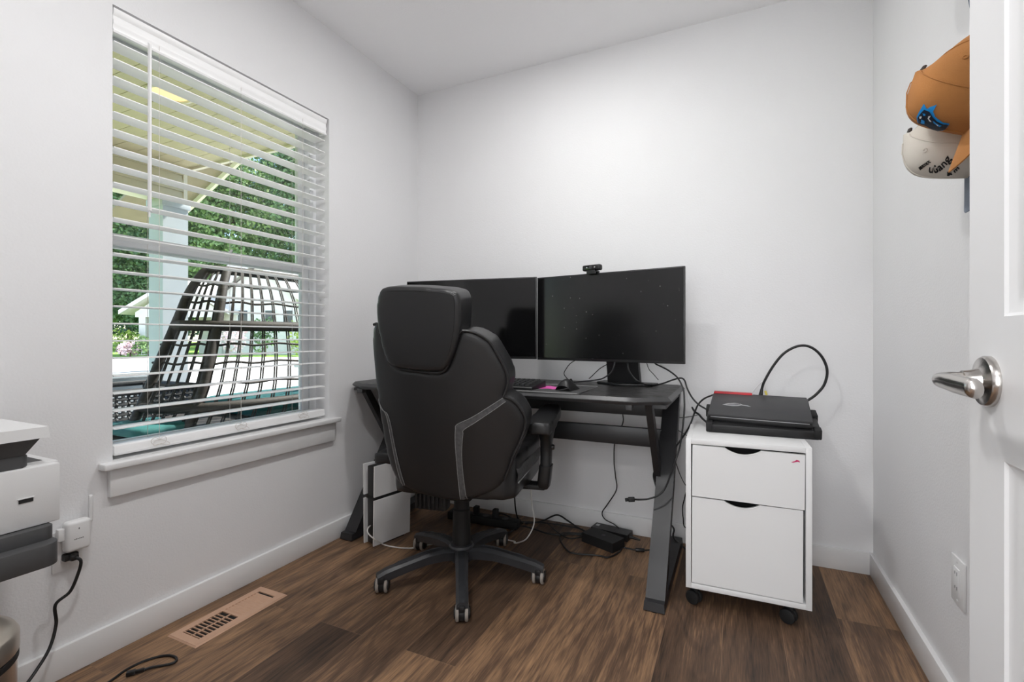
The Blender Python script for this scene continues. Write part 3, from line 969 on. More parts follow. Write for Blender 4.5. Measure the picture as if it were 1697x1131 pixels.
def caster(a, swivel):
    rot = CM @ Matrix.Rotation(a, 4, 'Z')
    c = rot @ Vector((.318, 0, .029))
    W = Matrix.Translation(c) @ Matrix.Rotation(swivel, 4, 'Z')
    e = bpy.data.objects.new('caster', None); COL.objects.link(e); e.parent = chair
    e.matrix_local = CI @ Matrix.Translation(c); WM[e] = Matrix.Translation(c)
    b = MB(); b.cyl(W @ Vector((0, 0, .015)), W @ Vector((0, 0, .045)), .008)
    b.cyl(W @ Vector((-.009, 0, 0)), W @ Vector((.009, 0, 0)), .027, seg=28, bev=.002); b.box(-.012, .012, -.026, .022, .008, .034, W, bev=.006); b.done('hood', M['black_plastic'], e)
    for s in (-1, 1):
        b = MB(); b.cyl(W @ Vector((s * .010, 0, 0)), W @ Vector((s * .022, 0, 0)), .029, seg=32, bev=.003); b.done('wheel_tread', M['rubber_grey'], e)
        b = MB(); b.lathe([(0, .0), (.0215, .0), (.021, .004), (.014, .007), (0, .008)], W @ Matrix.Translation((s * .0218, 0, 0)) @ Matrix.Rotation(R_(90) * s, 4, 'Y'), 28); b.done('hub_cap', M['black_plastic'], e)
A0 = R_(229.3) - CH_A
for k in range(5):
    base_leg(A0 + k * 2 * math.pi / 5)
for k, sw in enumerate((R_(30), R_(28), R_(10), R_(22), R_(8))):
    caster(A0 + k * 2 * math.pi / 5, sw - CH_A * 0)
b = MB(); b.lathe([(0, .062), (.040, .062), (.046, .075), (.046, .108), (.050, .122), (.046, .130), (.034, .134), (0, .134)], CM, 40); b.done('base_hub', M['base_black'], chair)
b = MB(); b.lathe([(0, .125), (.0375, .125), (.036, .20), (.035, .272), (.031, .276), (.031, .36), (0, .36)], CM, 40); b.done('gas_lift_cover', M['matte_black'], chair)
# tilt mechanism
b = MB(); b.box(-.09, .09, -.15, .13, .352, .392, CM, bev=.01); b.box(-.19, .19, .06, .10, .375, .40, CM, bev=.004); b.box(-.19, .19, -.10, -.06, .375, .40, CM, bev=.004); b.done('tilt_mechanism', M['matte_black'], chair)
b = MB(); b.box(-.105, .02, -.215, -.165, .335, .415, CM, bev=.006)
for k in range(7):
    b.box(-.098 + k * .0165, -.089 + k * .0165, -.221, -.21, .342, .408, CM, bev=.002)
b.done('back_bracket_cover', M['matte_black'], chair)

# seat cushion
so = [(-.19, -.20), (-.24, -.05), (-.27, .12), (-.26, .25), (-.20, .285), (0, .295), (.20, .285), (.27, .25), (.29, .12), (.285, -.05), (.27, -.20), (.15, -.235), (-.12, -.235)]
me = pillow(so, 0, .125, .011, 10)
SD = .395
for v in me.vertices:                      # (s, depth, t) -> x, z, y
    s, d, t = v.co
    zz = SD + d + .035 * min(1, abs(s) / .28) ** 3 * (d / .125) - .02 * (t + .2) * 0 + .02 * max(0, t)
    v.co = CM @ Vector((s, t, zz))
b = MB(); b.mesh_from(me); bmesh.ops.recalc_face_normals(b.bm, faces=b.bm.faces[:])
seat = b.done('seat', M['leather'], chair, ang=70)
for s in (1,):
    b = MB(); b.tube([C(s * .288, -.19, .455), C(s * .294, -.05, .462), C(s * .296, .10, .468), C(s * .275, .24, .468)], .0022, 6); b.done('stitching', M['stitch'], seat)
    rows = []
    for y, x in ((-.185, .2835), (-.05, .2945), (.06, .2965), (.12, .2965), (.20, .287)):
        rows.append([C(s * x, y, .458 + .01 * (y + .2)), C(s * (x + .002), y, .483 + .01 * (y + .2)), C(s * (x - .006), y, .503 + .01 * (y + .2))])
    b = MB(); b.grid(rows); b.done('leather_strip', M['leather_strip'], seat)

# backrest: outlines measured on the plane of the back
REC = R_(9)
bp0 = C(0, -.262, .45)
b_s = (CM.to_3x3() @ Vector((1, 0, 0)))
b_t = (CM.to_3x3() @ Vector((0, -math.sin(REC), math.cos(REC))))
b_n = (CM.to_3x3() @ Vector((0, -math.cos(REC), -math.sin(REC))))   # points back, to the viewer
def back_st(cx, cy):
    px, py = 560 + cx / 2.6925, 440 + cy / 2.6925
    r = ray(px, py)
    o = Vector((0, 0, EYE))
    k = (bp0 - o).dot(b_n) / r.dot(b_n)
    h = o + r * k - bp0
    return (h.dot(b_s), h.dot(b_t))
def back_pt(s, t, out):
    """point of the back: sides wrap forward"""
    return bp0 + b_s * s + b_t * t + b_n * (out - .55 * s * s)
shell_o = [(165, 264), (174, 300), (190, 348), (208, 402), (228, 442), (258, 458), (305, 467), (430, 480), (460, 477), (482, 462), (502, 412), (517, 350), (532, 312), (550, 293), (575, 292), (612, 306), (645, 326), (672, 352), (696, 395), (720, 440), (740, 490), (747, 525), (744, 552), (736, 580), (727, 600),
           (745, 606), (768, 620), (792, 648), (812, 685), (822, 716), (818, 760), (800, 815), (775, 868), (752, 935), (735, 975), (708, 1012), (660, 1036), (600, 1052), (540, 1058), (480, 1052), (400, 1036), (310, 1010), (265, 985), (235, 945), (212, 890), (194, 820), (178, 740), (166, 665), (155, 590), (146, 520), (137, 430), (131, 350), (134, 292), (146, 266)]
so = [back_st(*p) for p in shell_o]
me = pillow(so, -.11, 0.0, .0085, 8, 3)
bmx = bmesh.new(); bmx.from_mesh(me)
for v in bmx.verts:
    s, d, t = v.co
    v.co = back_pt(s, t, -(d + .11))
bmesh.ops.recalc_face_normals(bmx, faces=bmx.faces[:])
bvh = BVHTree.FromBMesh(bmx)
mb = MB(); mb._add(bmx)
back = mb.done('backrest', M['leather'], chair, ang=70)
def on_back(cx, cy, lift=.0015):
    s, t = back_st(cx, cy)
    o = back_pt(s, t, .25)
    h = bvh.ray_cast(o, -b_n)
    if h[0] is None:
        return back_pt(s, t, -.004)
    return h[0] + b_n * lift
# piping along the notch and shoulders
pp = [(147, 268), (165, 266), (174, 300), (190, 348), (208, 402), (228, 442), (258, 458), (305, 467), (430, 480), (460, 477), (482, 462), (502, 412), (517, 350), (532, 312), (550, 294)]
def inset_edge(pts, k):
    out = []
    cxm, cym = 440, 700
    for x, y in pts:
        out.append(back_st(x, y))
    return out
b = MB(); b.tube([back_pt(*back_st(x, y), .003) for x, y in pp], .0052, 8, n=5); b.done('piping', M['leather'], back)
pr = [(550, 294), (580, 297), (614, 310), (646, 330), (672, 356), (695, 398), (718, 443), (737, 492), (744, 525), (741, 552), (733, 580), (725, 600)]
b = MB(); b.tube([back_pt(*back_st(x, y), .000) for x, y in pr], .0052, 8, n=5); b.done('piping', M['leather'], back)
pr2 = [(727, 603), (745, 609), (766, 623), (789, 650), (809, 687), (818, 717), (814, 760), (796, 815), (771, 868), (748, 935), (731, 975)]
b = MB(); b.tube([back_pt(*back_st(x, y), -.002) for x, y in pr2], .0048, 8, n=5); b.done('piping', M['leather'], back)
# worn strips with a stitch line on both sides
def strip(left, right):
    L, Rr = [], []
    for (a, bb) in zip(left, right):
        L.append(a); Rr.append(bb)
    Lc = catmull([(p[0], p[1], 0) for p in L], 6); Rc = catmull([(p[0], p[1], 0) for p in Rr], 6)
    rows = [[on_back(p.x, p.y), on_back((p.x + q.x) / 2, (p.y + q.y) / 2, .0022), on_back(q.x, q.y)] for p, q in zip(Lc, Rc)]
    b = MB(); b.grid(rows); st = b.done('leather_strip', M['leather_strip'], back)
    for side in (0, 2):
        b = MB(); b.tube([r[side] + b_n * .001 for r in rows], .0011, 6, n=0); b.done('stitching', M['stitch'], st)
strip([(722, 606), (650, 650), (590, 685), (530, 712), (523, 735), (522, 790), (527, 860), (534, 940), (545, 1050)],
      [(736, 622), (668, 668), (606, 708), (558, 738), (556, 756), (552, 800), (551, 860), (557, 940), (572, 1052)])
strip([(161, 606), (180, 640), (203, 672), (214, 710), (228, 780), (245, 860), (262, 930), (282, 992)],
      [(163, 622), (184, 652), (210, 668), (226, 712), (240, 780), (258, 860), (275, 925), (294, 985)])

# headrest pillow standing in the notch
hr = [(190, 118), (205, 100), (245, 93), (330, 94), (420, 99), (490, 106), (530, 118), (545, 140), (551, 190), (548, 270), (536, 340), (514, 410), (490, 452), (470, 470), (420, 474), (310, 462), (250, 450), (226, 430), (205, 380), (188, 310), (177, 240), (175, 190), (180, 145)]
ho = [back_st(*p) for p in hr]
me = pillow(ho, -.115, .012, .0085, 9, 4)
bmx = bmesh.new(); bmx.from_mesh(me)
for v in bmx.verts:
    s, d, t = v.co
    v.co = bp0 + b_s * s * 1.0 + b_t * t + b_n * (-(d + .100) - .12 * s * s)
bmesh.ops.recalc_face_normals(bmx, faces=bmx.faces[:])
hbvh = BVHTree.FromBMesh(bmx)
mb = MB(); mb._add(bmx)
head = mb.done('headrest', M['leather'], chair, ang=70)
def on_head(cx, cy, lift=.0004):
    s, t = back_st(cx, cy)
    o = bp0 + b_s * s + b_t * t + b_n * .3
    h = hbvh.ray_cast(o, -b_n)
    return (h[0] + b_n * lift) if h[0] else o - b_n * .3
b = MB(); b.tube([on_head(x, y) for x, y in ((190, 121), (240, 112), (330, 112), (420, 117), (500, 127), (521, 142), (526, 190), (522, 280), (512, 345), (498, 400))], .0013, 6, n=6); b.done('seam', M['matte_black'], head)
for p, q in (((512, 131), (528, 120)), ((516, 134), (531, 127)), ((508, 128), (520, 115))):
    b = MB(); b.tube([on_head(*p), on_head((p[0] + q[0]) / 2, (p[1] + q[1]) / 2, .001), on_head(*q)], .0009, 6, n=3); b.done('seam_stitch', M['stitch'], head)

# armrests
def arm(side, zpad, ylen0, ylen1, xoff, lower):
    e = bpy.data.objects.new('armrest', None); COL.objects.link(e); e.parent = chair
    base = C(side * .30, .02, .40)
    e.matrix_local = CI @ Matrix.Translation(base); WM[e] = Matrix.Translation(base)
    w = .047
    po = [(-w * .75, ylen0), (-w, ylen0 + .03), (-w * 1.02, (ylen0 + ylen1) / 2), (-w * .9, ylen1 - .03), (-w * .6, ylen1), (w * .6, ylen1), (w * .9, ylen1 - .03), (w * 1.02, (ylen0 + ylen1) / 2), (w, ylen0 + .03), (w * .75, ylen0)]
    me = pillow(po, 0, .042, .006, 6, 4)
    for v in me.vertices:
        s, d, t = v.co
        v.co = C(side * xoff + s, t, zpad + d + .012 * (t - ylen0) / (ylen1 - ylen0) * lower + .006 * math.cos(s / w * 1.5))
    b = MB(); b.mesh_from(me); bmesh.ops.recalc_face_normals(b.bm, faces=b.bm.faces[:]); pad = b.done('pad', M['leather'], e, ang=70)
    b = MB(); b.tube([C(side * xoff + x, y, zpad + .036 + .012 * (y - ylen0) / (ylen1 - ylen0) * lower) for x, y in ((-w * .93, ylen1 - .05), (-w * .98, (ylen0 + ylen1) / 2), (-w * .92, ylen0 + .03), (-w * .6, ylen0 + .006), (w * .6, ylen0 + .006), (w * .92, ylen0 + .03), (w * .98, (ylen0 + ylen1) / 2), (w * .93, ylen1 - .05))], .0012, 6, n=5)
    b.done('stitching', M['stitch'], pad)
    if zpad < .5:          # arm set right down: only a short bracket shows
        b = MB(); b.box(min(side * .20, side * (xoff + .02)), max(side * .20, side * (xoff + .02)), .04, .10, zpad - .022, zpad + .006, CM, bev=.005); b.done('arm_bracket', M['matte_black'], e)
        return
    # post: upper sleeve under the pad, lower sleeve, foot going in under the seat
    xs = side * xoff
    rows = []
    for z, yc, hw, hd in ((zpad + .006, .045, .030, .085), (zpad - .018, .045, .028, .060), (zpad - .05, .040, .023, .036), (zpad - .10, .035, .022, .030), (zpad - .15, .03, .021, .029)):
        rows.append([C(xs + hw * math.copysign(abs(math.cos(a)) ** .6, math.cos(a)), yc + hd * math.copysign(abs(math.sin(a)) ** .6, math.sin(a)), z) for a in [2 * math.pi * k / 20 for k in range(20)]])
    b = MB(); b.grid(rows, True); bmesh.ops.holes_fill(b.bm, edges=[q for q in b.bm.edges if q.is_boundary], sides=0); bmesh.ops.recalc_face_normals(b.bm, faces=b.bm.faces[:])
    b.done('post_sleeve', M['black_plastic'], e, ang=40)
    z0 = .375
    rows = []
    for z, k in ((zpad - .145, 1.0), (z0 + .03, 1.0), (z0 + .008, .95), (z0, .75)):
        rows.append([C(xs - side * .010 * (zpad - .145 - z) / max(.01, zpad - .145 - z0) + .025 * k * math.copysign(abs(math.cos(a)) ** .5, math.cos(a)), .03 + .033 * k * math.copysign(abs(math.sin(a)) ** .5, math.sin(a)), z) for a in [2 * math.pi * q / 20 for q in range(20)]])
    b = MB(); b.grid(rows, True); bmesh.ops.holes_fill(b.bm, edges=[q for q in b.bm.edges if q.is_boundary], sides=0); bmesh.ops.recalc_face_normals(b.bm, faces=b.bm.faces[:])
    b.done('post', M['black_plastic'], e, ang=40)
    b = MB(); b.box(min(side * .12, xs), max(side * .12, xs), .0, .06, .372, .392, CM, bev=.005); b.done('arm_bracket', M['matte_black'], e)
    b = MB(); b.lathe([(0, 0), (.011, 0), (.011, .008), (.008, .012), (0, .012)], Matrix.Translation(C(xs + .021 * 1, .035, zpad - .075)) @ CM.to_3x3().to_4x4() @ Matrix.Rotation(R_(90), 4, 'Y'), 20); b.done('height_button', M['black_plastic'], e)
arm(1, .612, -.130, .165, .345, 2.6)
arm(-1, .452, -.09, .165, .305, 0)

# ------------------------------------------------------------------ game console standing upright by the left desk leg
gc = thing('game_console', 'white and black game console standing upright on the floor under the desk', 'game console', (-1.53, 1.86, 0), R_(-12))
G = WM[gc]
def plate(x0b, x0t, z0, z1, y0, y1, th, sgn):
    b = MB()
    def X(z): return x0b + (x0t - x0b) * z / .375
    b.hexa([G @ Vector(p) for p in ((X(z0), y0, z0), (X(z0) + th, y0, z0), (X(z0) + th, y1, z0), (X(z0), y1, z0), (X(z1), y0, z1), (X(z1) + th, y0, z1), (X(z1) + th, y1, z1), (X(z1), y1, z1))], bev=.0025)
    return b.done('shell_plate', M['console_white'], gc)
for z0, z1 in ((.005, .215), (.232, .375)):
    plate(-.040, -.046, z0, z1, -.108, .108, .007, -1)
    plate(.028, .036, z0, z1, -.108, .108, .007, 1)
b = MB(); b.box(-.030, .026, -.095, .10, .006, .368, G, bev=.006); b.done('body', M['black_plastic'], gc)
b = MB(); b.box(-.034, .030, -.100, .102, .216, .231, G, bev=.002); b.done('mid_band', M['matte_black'], gc)
b = MB(); b.box(-.04, .035, -.07, .07, 0, .006, G); b.done('foot_stand', M['matte_black'], gc)

# ------------------------------------------------------------------ filing cabinet on casters
fc = thing('filing_cabinet', 'white two-drawer filing cabinet on black casters under the laptop', 'filing cabinet', (0.022, 2.065, 0), R_(1.6))
FM = WM[fc]
W2, D2, Z0, Z1, T = .196, .215, .070, .607, .018
b = MB()
b.box(-W2, -W2 + T, -D2, D2, Z0, Z1, FM, bev=.0008); b.box(W2 - T, W2, -D2, D2, Z0, Z1, FM, bev=.0008)
b.box(-W2 + T, W2 - T, -D2, D2, Z1 - T, Z1, FM, bev=.0008); b.box(-W2 + T, W2 - T, -D2, D2, Z0, Z0 + T, FM, bev=.0008)
b.box(-W2 + T, W2 - T, D2 - .006, D2, Z0 + T, Z1 - T, FM)
b.done('carcass', M['cabinet'], fc)
b = MB(); b.box(-W2 + T + .0005, W2 - T - .0005, -D2 + .10, D2 - .008, Z0 + T + .001, Z1 - T - .001, FM); b.done('cavity_shade_box', M['cavity_shade'], fc)  # dark block behind the cutouts, painted dark in place of cavity shade
def drawer(x0, x1, z0, z1, rot, yoff):
    e = bpy.data.objects.new('drawer', None); COL.objects.link(e); e.parent = fc
    ml_ = Matrix.Translation((0, -D2, (z0 + z1) / 2)); e.matrix_local = ml_; WM[e] = FM @ ml_
    xm, hw, dp = (x0 + x1) / 2 - .012, .058, .020
    arc = [(xm + hw - hw * 2 * k / 14, z1 - dp * math.sin(math.pi * k / 14) ** .8) for k in range(15)]
    poly = [(x0, z0), (x1, z0), (x1, z1)] + arc + [(x0, z1)]
    cx, cz = (x0 + x1) / 2, (z0 + z1) / 2
    ca, sa = math.cos(rot), math.sin(rot)
    poly = [(cx + (x - cx) * ca - (z - cz) * sa, cz + (x - cx) * sa + (z - cz) * ca) for x, z in poly]
    b = MB(); b.prism(poly, .016, FM @ Matrix(((1, 0, 0, 0), (0, 0, -1, -D2 + .017 + yoff), (0, 1, 0, 0), (0, 0, 0, 1))))
    b.done('drawer_front', M['cabinet'], e, smooth=False)
    b = MB()
    aa = [(cx + (x - cx) * ca - (z - cz) * sa, cz + (x - cx) * sa + (z - cz) * ca) for x, z in arc]
    b.tube([FM @ Vector((x, -D2 + .0015 + yoff, z)) for x, z in aa], .0018, 6, n=0); b.done('finger_cutout_edge', M['trim'], e)
    return e
dt = drawer(-W2 + T + .004, W2 - T - .003, .402, .584, R_(-.5), -.003)
dl = drawer(-W2 + T + .003, W2 - T - .008, .092, .398, R_(-.2), -.001)
b = MB()
mg = [(0, 0), (.010, .004), (.016, .009), (.024, .007), (.026, .001), (.020, .003), (.016, .002), (.006, -.001)]
b.prism(mg, .0005, FM @ Matrix(((1, 0, 0, .135), (0, 0, -1, -D2 - .0022), (0, 1, 0, .556), (0, 0, 0, 1)))); b.done('sticker_scrap', M['magenta'], dt)
for cx, cy in ((-W2 + .03, -D2 + .035), (W2 - .06, -D2 + .035), (-W2 + .03, D2 - .05), (W2 - .06, D2 - .05)):
    e = bpy.data.objects.new('caster', None); COL.objects.link(e); e.parent = fc
    ml_ = Matrix.Translation((cx, cy, Z0)); e.matrix_local = ml_; WM[e] = FM @ ml_
    CT = FM @ Matrix.Translation((cx, cy, 0)) @ Matrix.Rotation(R_(62), 4, 'Z')
    b = MB(); b.box(-.019, .019, -.019, .019, Z0 - .006, Z0, CT); b.cyl(CT @ Vector((0, 0, .05)), CT @ Vector((0, 0, Z0)), .006); b.box(-.004, .004, -.010, .018, .02, .056, CT, bev=.002); b.done('fork', M['matte_black'], e)
    for s in (-1, 1):
        b = MB(); b.cyl(CT @ Vector((s * .005, .004, .025)), CT @ Vector((s * .018, .004, .025)), .025, seg=28, bev=.004); b.done('wheel', M['matte_black'], e)

# ------------------------------------------------------------------ cooling stand and laptop
cs = thing('laptop_cooling_stand', 'black slatted laptop cooling stand lying on the white filing cabinet', 'laptop stand', (0.08, 2.15, .607), R_(0.5))
S = WM[cs] @ Matrix.Rotation(R_(9), 4, 'X')
CSW, CSD = .19, .145
S = WM[cs] @ Matrix.Translation((0, -CSD, .0)) @ Matrix.Rotation(R_(13.5), 4, 'X') @ Matrix.Translation((0, CSD, .006))
b = MB(); b.prism([(-CSW, -CSD + .02), (-CSW + .02, -CSD), (CSW - .02, -CSD), (CSW, -CSD + .02), (CSW, .05), (CSW - .012, .07), (CSW - .012, CSD), (-CSW + .012, CSD), (-CSW + .012, .07), (-CSW, .05)], .026, S, bev=.004)
b.done('tray', M['black_plastic'], cs)
b = MB()
for k in range(9):
    b.box(-CSW + .03, CSW - .03, -CSD + .025 + k * .03, -CSD + .032 + k * .03, .026, .0285, S)
b.done('top_ribs', M['matte_black'], cs)
for x in (-CSW + .012, CSW - .012):
    b = MB(); b.box(x - .012, x + .012, -CSD - .004, -CSD + .03, -.004, .034, S, bev=.004); b.done('corner_stop', M['matte_black'], cs)
    b = MB(); b.box(x - .018, x + .018, -.01, .05, .0, .035, S, bev=.004); b.done('side_wing', M['matte_black'], cs)
for x in (-.12, .12):
    b = MB(); b.box(x - .012, x + .012, .10, .125, -.056, .004, S, bev=.003); b.done('rear_foot', M['matte_black'], cs)
b = MB(); b.box(-CSW + .01, CSW - .01, -CSD + .002, -CSD + .014, -.006, .001, S); b.done('front_foot', M['matte_black'], cs)

lp = thing('laptop', 'closed charcoal laptop with red rear corner and silver emblem on cooling stand', 'laptop', (0.076, 2.16, .64), R_(-3))
LWm, LD = .174, .128
Lm = S @ Matrix.Translation((-.004, .004, .0290)) @ Matrix.Rotation(R_(-3.0), 4, 'Z')
b = MB(); b.prism([(-LWm, -LD), (LWm, -LD), (LWm, LD), (-LWm, LD)], .017, Lm @ Matrix.Rotation(0, 4, 'X'), bev=.003); b.done('keyboard_base', M['black_plastic'], lp)
b = MB(); b.box(-LWm + .01, LWm - .01, -LD - .001, -LD + .004, .0172, .0192, Lm); b.done('lid_gap_strip', M['silver'], lp)
b = MB(); b.prism([(-LWm, -LD - .002), (LWm, -LD - .002), (LWm, LD - .024), (LWm - .02, LD - .016), (-LWm + .02, LD - .016), (-LWm, LD - .024)], .010, Lm @ Matrix.Translation((0, 0, .0195)), bev=.002)
b.done('lid', M['laptop'], lp)
b = MB(); b.box(-LWm + .002, -LWm + .15, LD - .020, LD + .006, .006, .0325, Lm, bev=.003); b.done('red_rear_vent', M['red_plastic'], lp)
b = MB(); b.box(-LWm + .15, LWm - .002, LD - .018, LD + .004, .004, .026, Lm, bev=.003); b.done('rear_vent', M['black_plastic'], lp)
# stylised slanted eye emblem on the lid, left of the middle
def emblem(poly):
    return [(x * .085, y * .085) for x, y in poly]
em = MB()
ET = Lm @ Matrix.Translation((-.085, -.012, .0296))
em.prism(emblem([(-.52, -.12), (-.30, .08), (-.02, .20), (.20, .17), (.02, .13), (-.22, .02), (-.36, -.10), (-.10, -.13), (.14, -.07), (.28, .04), (.36, .0), (.16, -.16), (-.08, -.22), (-.34, -.19)]), .0004, ET)
em.prism(emblem([(-.30, -.06), (-.06, .06), (.16, .10), (.30, .07), (.10, .05), (-.08, -.02)]), .0004, ET)
em.prism(emblem([(.22, .16), (.36, .02), (.58, -.04), (.70, -.18), (.52, -.10), (.30, -.06)]), .0004, ET)
em.done('silver_emblem', M['silver'], lp, smooth=False)

# ------------------------------------------------------------------ floor register
vt = thing('floor_vent', 'tan metal floor register set in the plank floor below the window', 'floor vent', (-1.605, 1.1185, 0))
vx0, vx1, vy0, vy1 = -1.674, -1.537, .952, 1.285
b = MB()
fr = .026
for x0, x1, y0, y1 in ((vx0, vx0 + fr, vy0, vy1), (vx1 - fr, vx1, vy0, vy1), (vx0 + fr, vx1 - fr, vy0, vy0 + fr), (vx0 + fr, vx1 - fr, vy1 - fr, vy1), (vx0 + fr, vx1 - fr, 1.113, 1.124)):
    b.box(x0, x1, y0, y1, .0005, .0048)
b.done('frame', M['vent'], vt, smooth=False)
b = MB(); b.hexa([(vx0 - .004, vy0 - .004, 0.0002), (vx1 + .004, vy0 - .004, .0002), (vx1 + .004, vy1 + .004, .0002), (vx0 - .004, vy1 + .004, .0002), (vx0, vy0, .0040), (vx1, vy0, .0040), (vx1, vy1, .0040), (vx0, vy1, .0040)])
b.bm.faces.ensure_lookup_table()
bmesh.ops.delete(b.bm, geom=[f for f in b.bm.faces if abs(f.normal.z) > .95], context='FACES')
b.done('bevelled_rim', M['vent'], vt, smooth=False)
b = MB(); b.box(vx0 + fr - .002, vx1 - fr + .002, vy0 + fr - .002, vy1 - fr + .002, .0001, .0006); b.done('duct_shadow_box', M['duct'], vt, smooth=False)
for k in range(9):
    y = vy0 + fr + .004 + k * .0138
    b = MB(); b.box(vx0 + fr, vx1 - fr, y, y + .0032, .0008, .0046); b.done('louver', M['vent'], vt, smooth=False)
b = MB(); b.box(-1.6075, -1.6030, vy0 + fr, 1.113, .0008, .0040); b.done('divider', M['vent'], vt, smooth=False)
for k in range(10):
    y = 1.127 + k * .0125
    b = MB(); b.hexa([(vx0 + fr, y, .0008), (vx1 - fr, y, .0008), (vx1 - fr, y + .002, .0008), (vx0 + fr, y + .002, .0008), (vx0 + fr, y + .0062, .0044), (vx1 - fr, y + .0062, .0044), (vx1 - fr, y + .0086, .0044), (vx0 + fr, y + .0086, .0044)])
    b.done('louver', M['vent'], vt, smooth=False)

# ------------------------------------------------------------------ printer on its side table
ps = thing('side_table', 'small white side table carrying the printer in the near left corner', 'side table', (-1.57, .30, 0))
b = MB(); b.box(-1.738, -1.41, .135, .445, .435, .455, bev=.002); b.done('table_top', M['cabinet'], ps)
for x in (-1.72, -1.43):
    for y in (.15, .43):
        b = MB(); b.box(x - .014, x + .014, y - .012, y + .012, 0, .435, bev=.002); b.done('leg', M['cabinet'], ps)
pr = thing('printer', 'white and grey office printer at the left edge beside the wall', 'printer', (-1.57, .35, .455))
PX, PY0, PY1 = -1.40, .150, .563
b = MB(); b.box(-1.735, PX, PY0, PY1, .557, .687, bev=.003); b.box(-1.735, PX - .02, PY0, PY1 + .004, .56, .690, bev=.002); b.done('body', M['printer_white'], pr)
b = MB(); b.box(-1.735, PX - .03, PY0 + .01, PY1 - .03, .470, .557, bev=.004); b.done('paper_base', M['grey_plastic'], pr)
for x in (-1.71, -1.45):
    for y in (.17, .42):
        b = MB(); b.cyl((x, y, .455), (x, y, .471), .012); b.done('rubber_foot', M['matte_black'], pr)
def tray(x0, x1, y0, y1, z0, z1, r):
    pts = [(x0, y0), (x1 - .01, y0)] + [(x1 - r + r * math.cos(a), y1 - r + r * math.sin(a)) for a in [R_(90) * k / 8 for k in range(9)]] + [(x0, y1)]
    b = MB(); b.prism(pts, z1 - z0, Matrix.Translation((0, 0, z0)), bev=.002); return b
tray(-1.62, -1.378, PY0 + .01, .546, .520, .556, .018).done('upper_tray', M['grey_plastic'], pr)
tray(-1.62, -1.345, PY0 + .01, .545, .478, .527, .028).done('lower_tray', M['grey_plastic'], pr)
b = MB(); b.box(PX - .001, PX + .0012, .492, .516, .614, .622); b.done('usb_port', M['matte_black'], pr, smooth=False)
b = MB(); b.box(PX - .0012, PX + .0016, .490, .518, .6225, .6245, bev=.0004); b.done('usb_rim', M['white_plastic'], pr)
b = MB(); b.prism([(-1.72, PY0), (PX - .02, PY0), (PX - .012, .505), (PX - .022, .515), (-1.72, .515)], .028, Matrix.Translation((0, 0, .687)), bev=.004); b.done('scanner_lower_band', M['grey_plastic'], pr)
b = MB(); b.box(-1.65, PX - .05, .515, .550, .6875, .6905); b.done('output_slot', M['grey_plastic'], pr)
b = MB(); b.hexa([(-1.72, PY0, .714), (PX - .015, PY0, .714), (PX - .015, .507, .714), (-1.72, .507, .714), (-1.72, PY0, .752), (PX, PY0, .752), (PX, .530, .752), (-1.72, .530, .752)], bev=.002); b.done('scanner_body', M['grey_plastic'], pr)
b = MB(); b.box(PX - .016, PX + .002, .452, .4545, .69, .752); b.done('panel_seam', M['matte_black'], pr, smooth=False)
b = MB(); b.hexa([(-1.725, PY0, .750), (PX + .006, PY0, .750), (PX + .006, .543, .750), (-1.725, .543, .750), (-1.725, PY0, .774), (PX + .003, PY0, .774), (PX + .003, .541, .774), (-1.725, .541, .774)], bev=.003); b.done('scanner_lid', M['printer_white'], pr)
b = MB(); b.box(-1.62, PX - .04, PY0 + .06, .46, .774, .7752); b.done('lid_paper_label', M['white_plastic'], pr, smooth=False)
b = MB(); b.box(-1.52, -1.50, .40, .43, .7752, .7758); b.box(-1.495, -1.485, .405, .428, .7752, .7758); b.done('label_print', M['grey_plastic'], pr, smooth=False)
b = MB(); b.box(-1.72, -1.60, .515, .556, .690, .724, bev=.006); b.done('hinge_cover', M['black_plastic'], pr)

# ------------------------------------------------------------------ left outlet, extender, plug and cord
def outlet_plate(nm, lab, x, sgn, y0, y1, z0, z1):
    t = thing(nm, lab, 'wall outlet', (x, (y0 + y1) / 2, (z0 + z1) / 2))
    ym, zm = (y0 + y1) / 2, (z0 + z1) / 2
    def bx(b, d0, d1, a0, a1, c0, c1, bev=0):
        xa, xb = sorted((x + sgn * d0, x + sgn * d1)); b.box(xa, xb, a0, a1, c0, c1, bev=bev)
    b = MB(); bx(b, 0, .006, y0, y1, z0, z1, .002); b.done('cover_plate', M['white_plastic'], t)
    b = MB(); bx(b, .004, .0085, ym - .017, ym + .017, zm - .034, zm + .034, .001); b.done('receptacle', M['trim'], t)
    for s in (-1, 1):
        b = MB()
        for yy, w, h in ((-.006, .0022, .009), (.006, .0022, .007)):
            bx(b, .0083, .0088, ym + yy - w / 2, ym + yy + w / 2, zm + s * .018 + .002 - h / 2, zm + s * .018 + .002 + h / 2)
        b.done('socket_slot', M['matte_black'], t, smooth=False)
    for s in (-1, 1):
        b = MB(); b.cyl((x + sgn * .005, ym, zm + s * .048), (x + sgn * .0068, ym, zm + s * .048), .003); b.done('plate_screw', M['trim'], t)
    return t
outlet_plate('wall_outlet', 'white wall outlet behind the printer with a plug in its lower socket', XL, 1, .686, .757, .302, .418)
outlet_plate('wall_outlet', 'white wall outlet on the right wall beside the door edge', XR, -1, 1.527, 1.605, .303, .420)

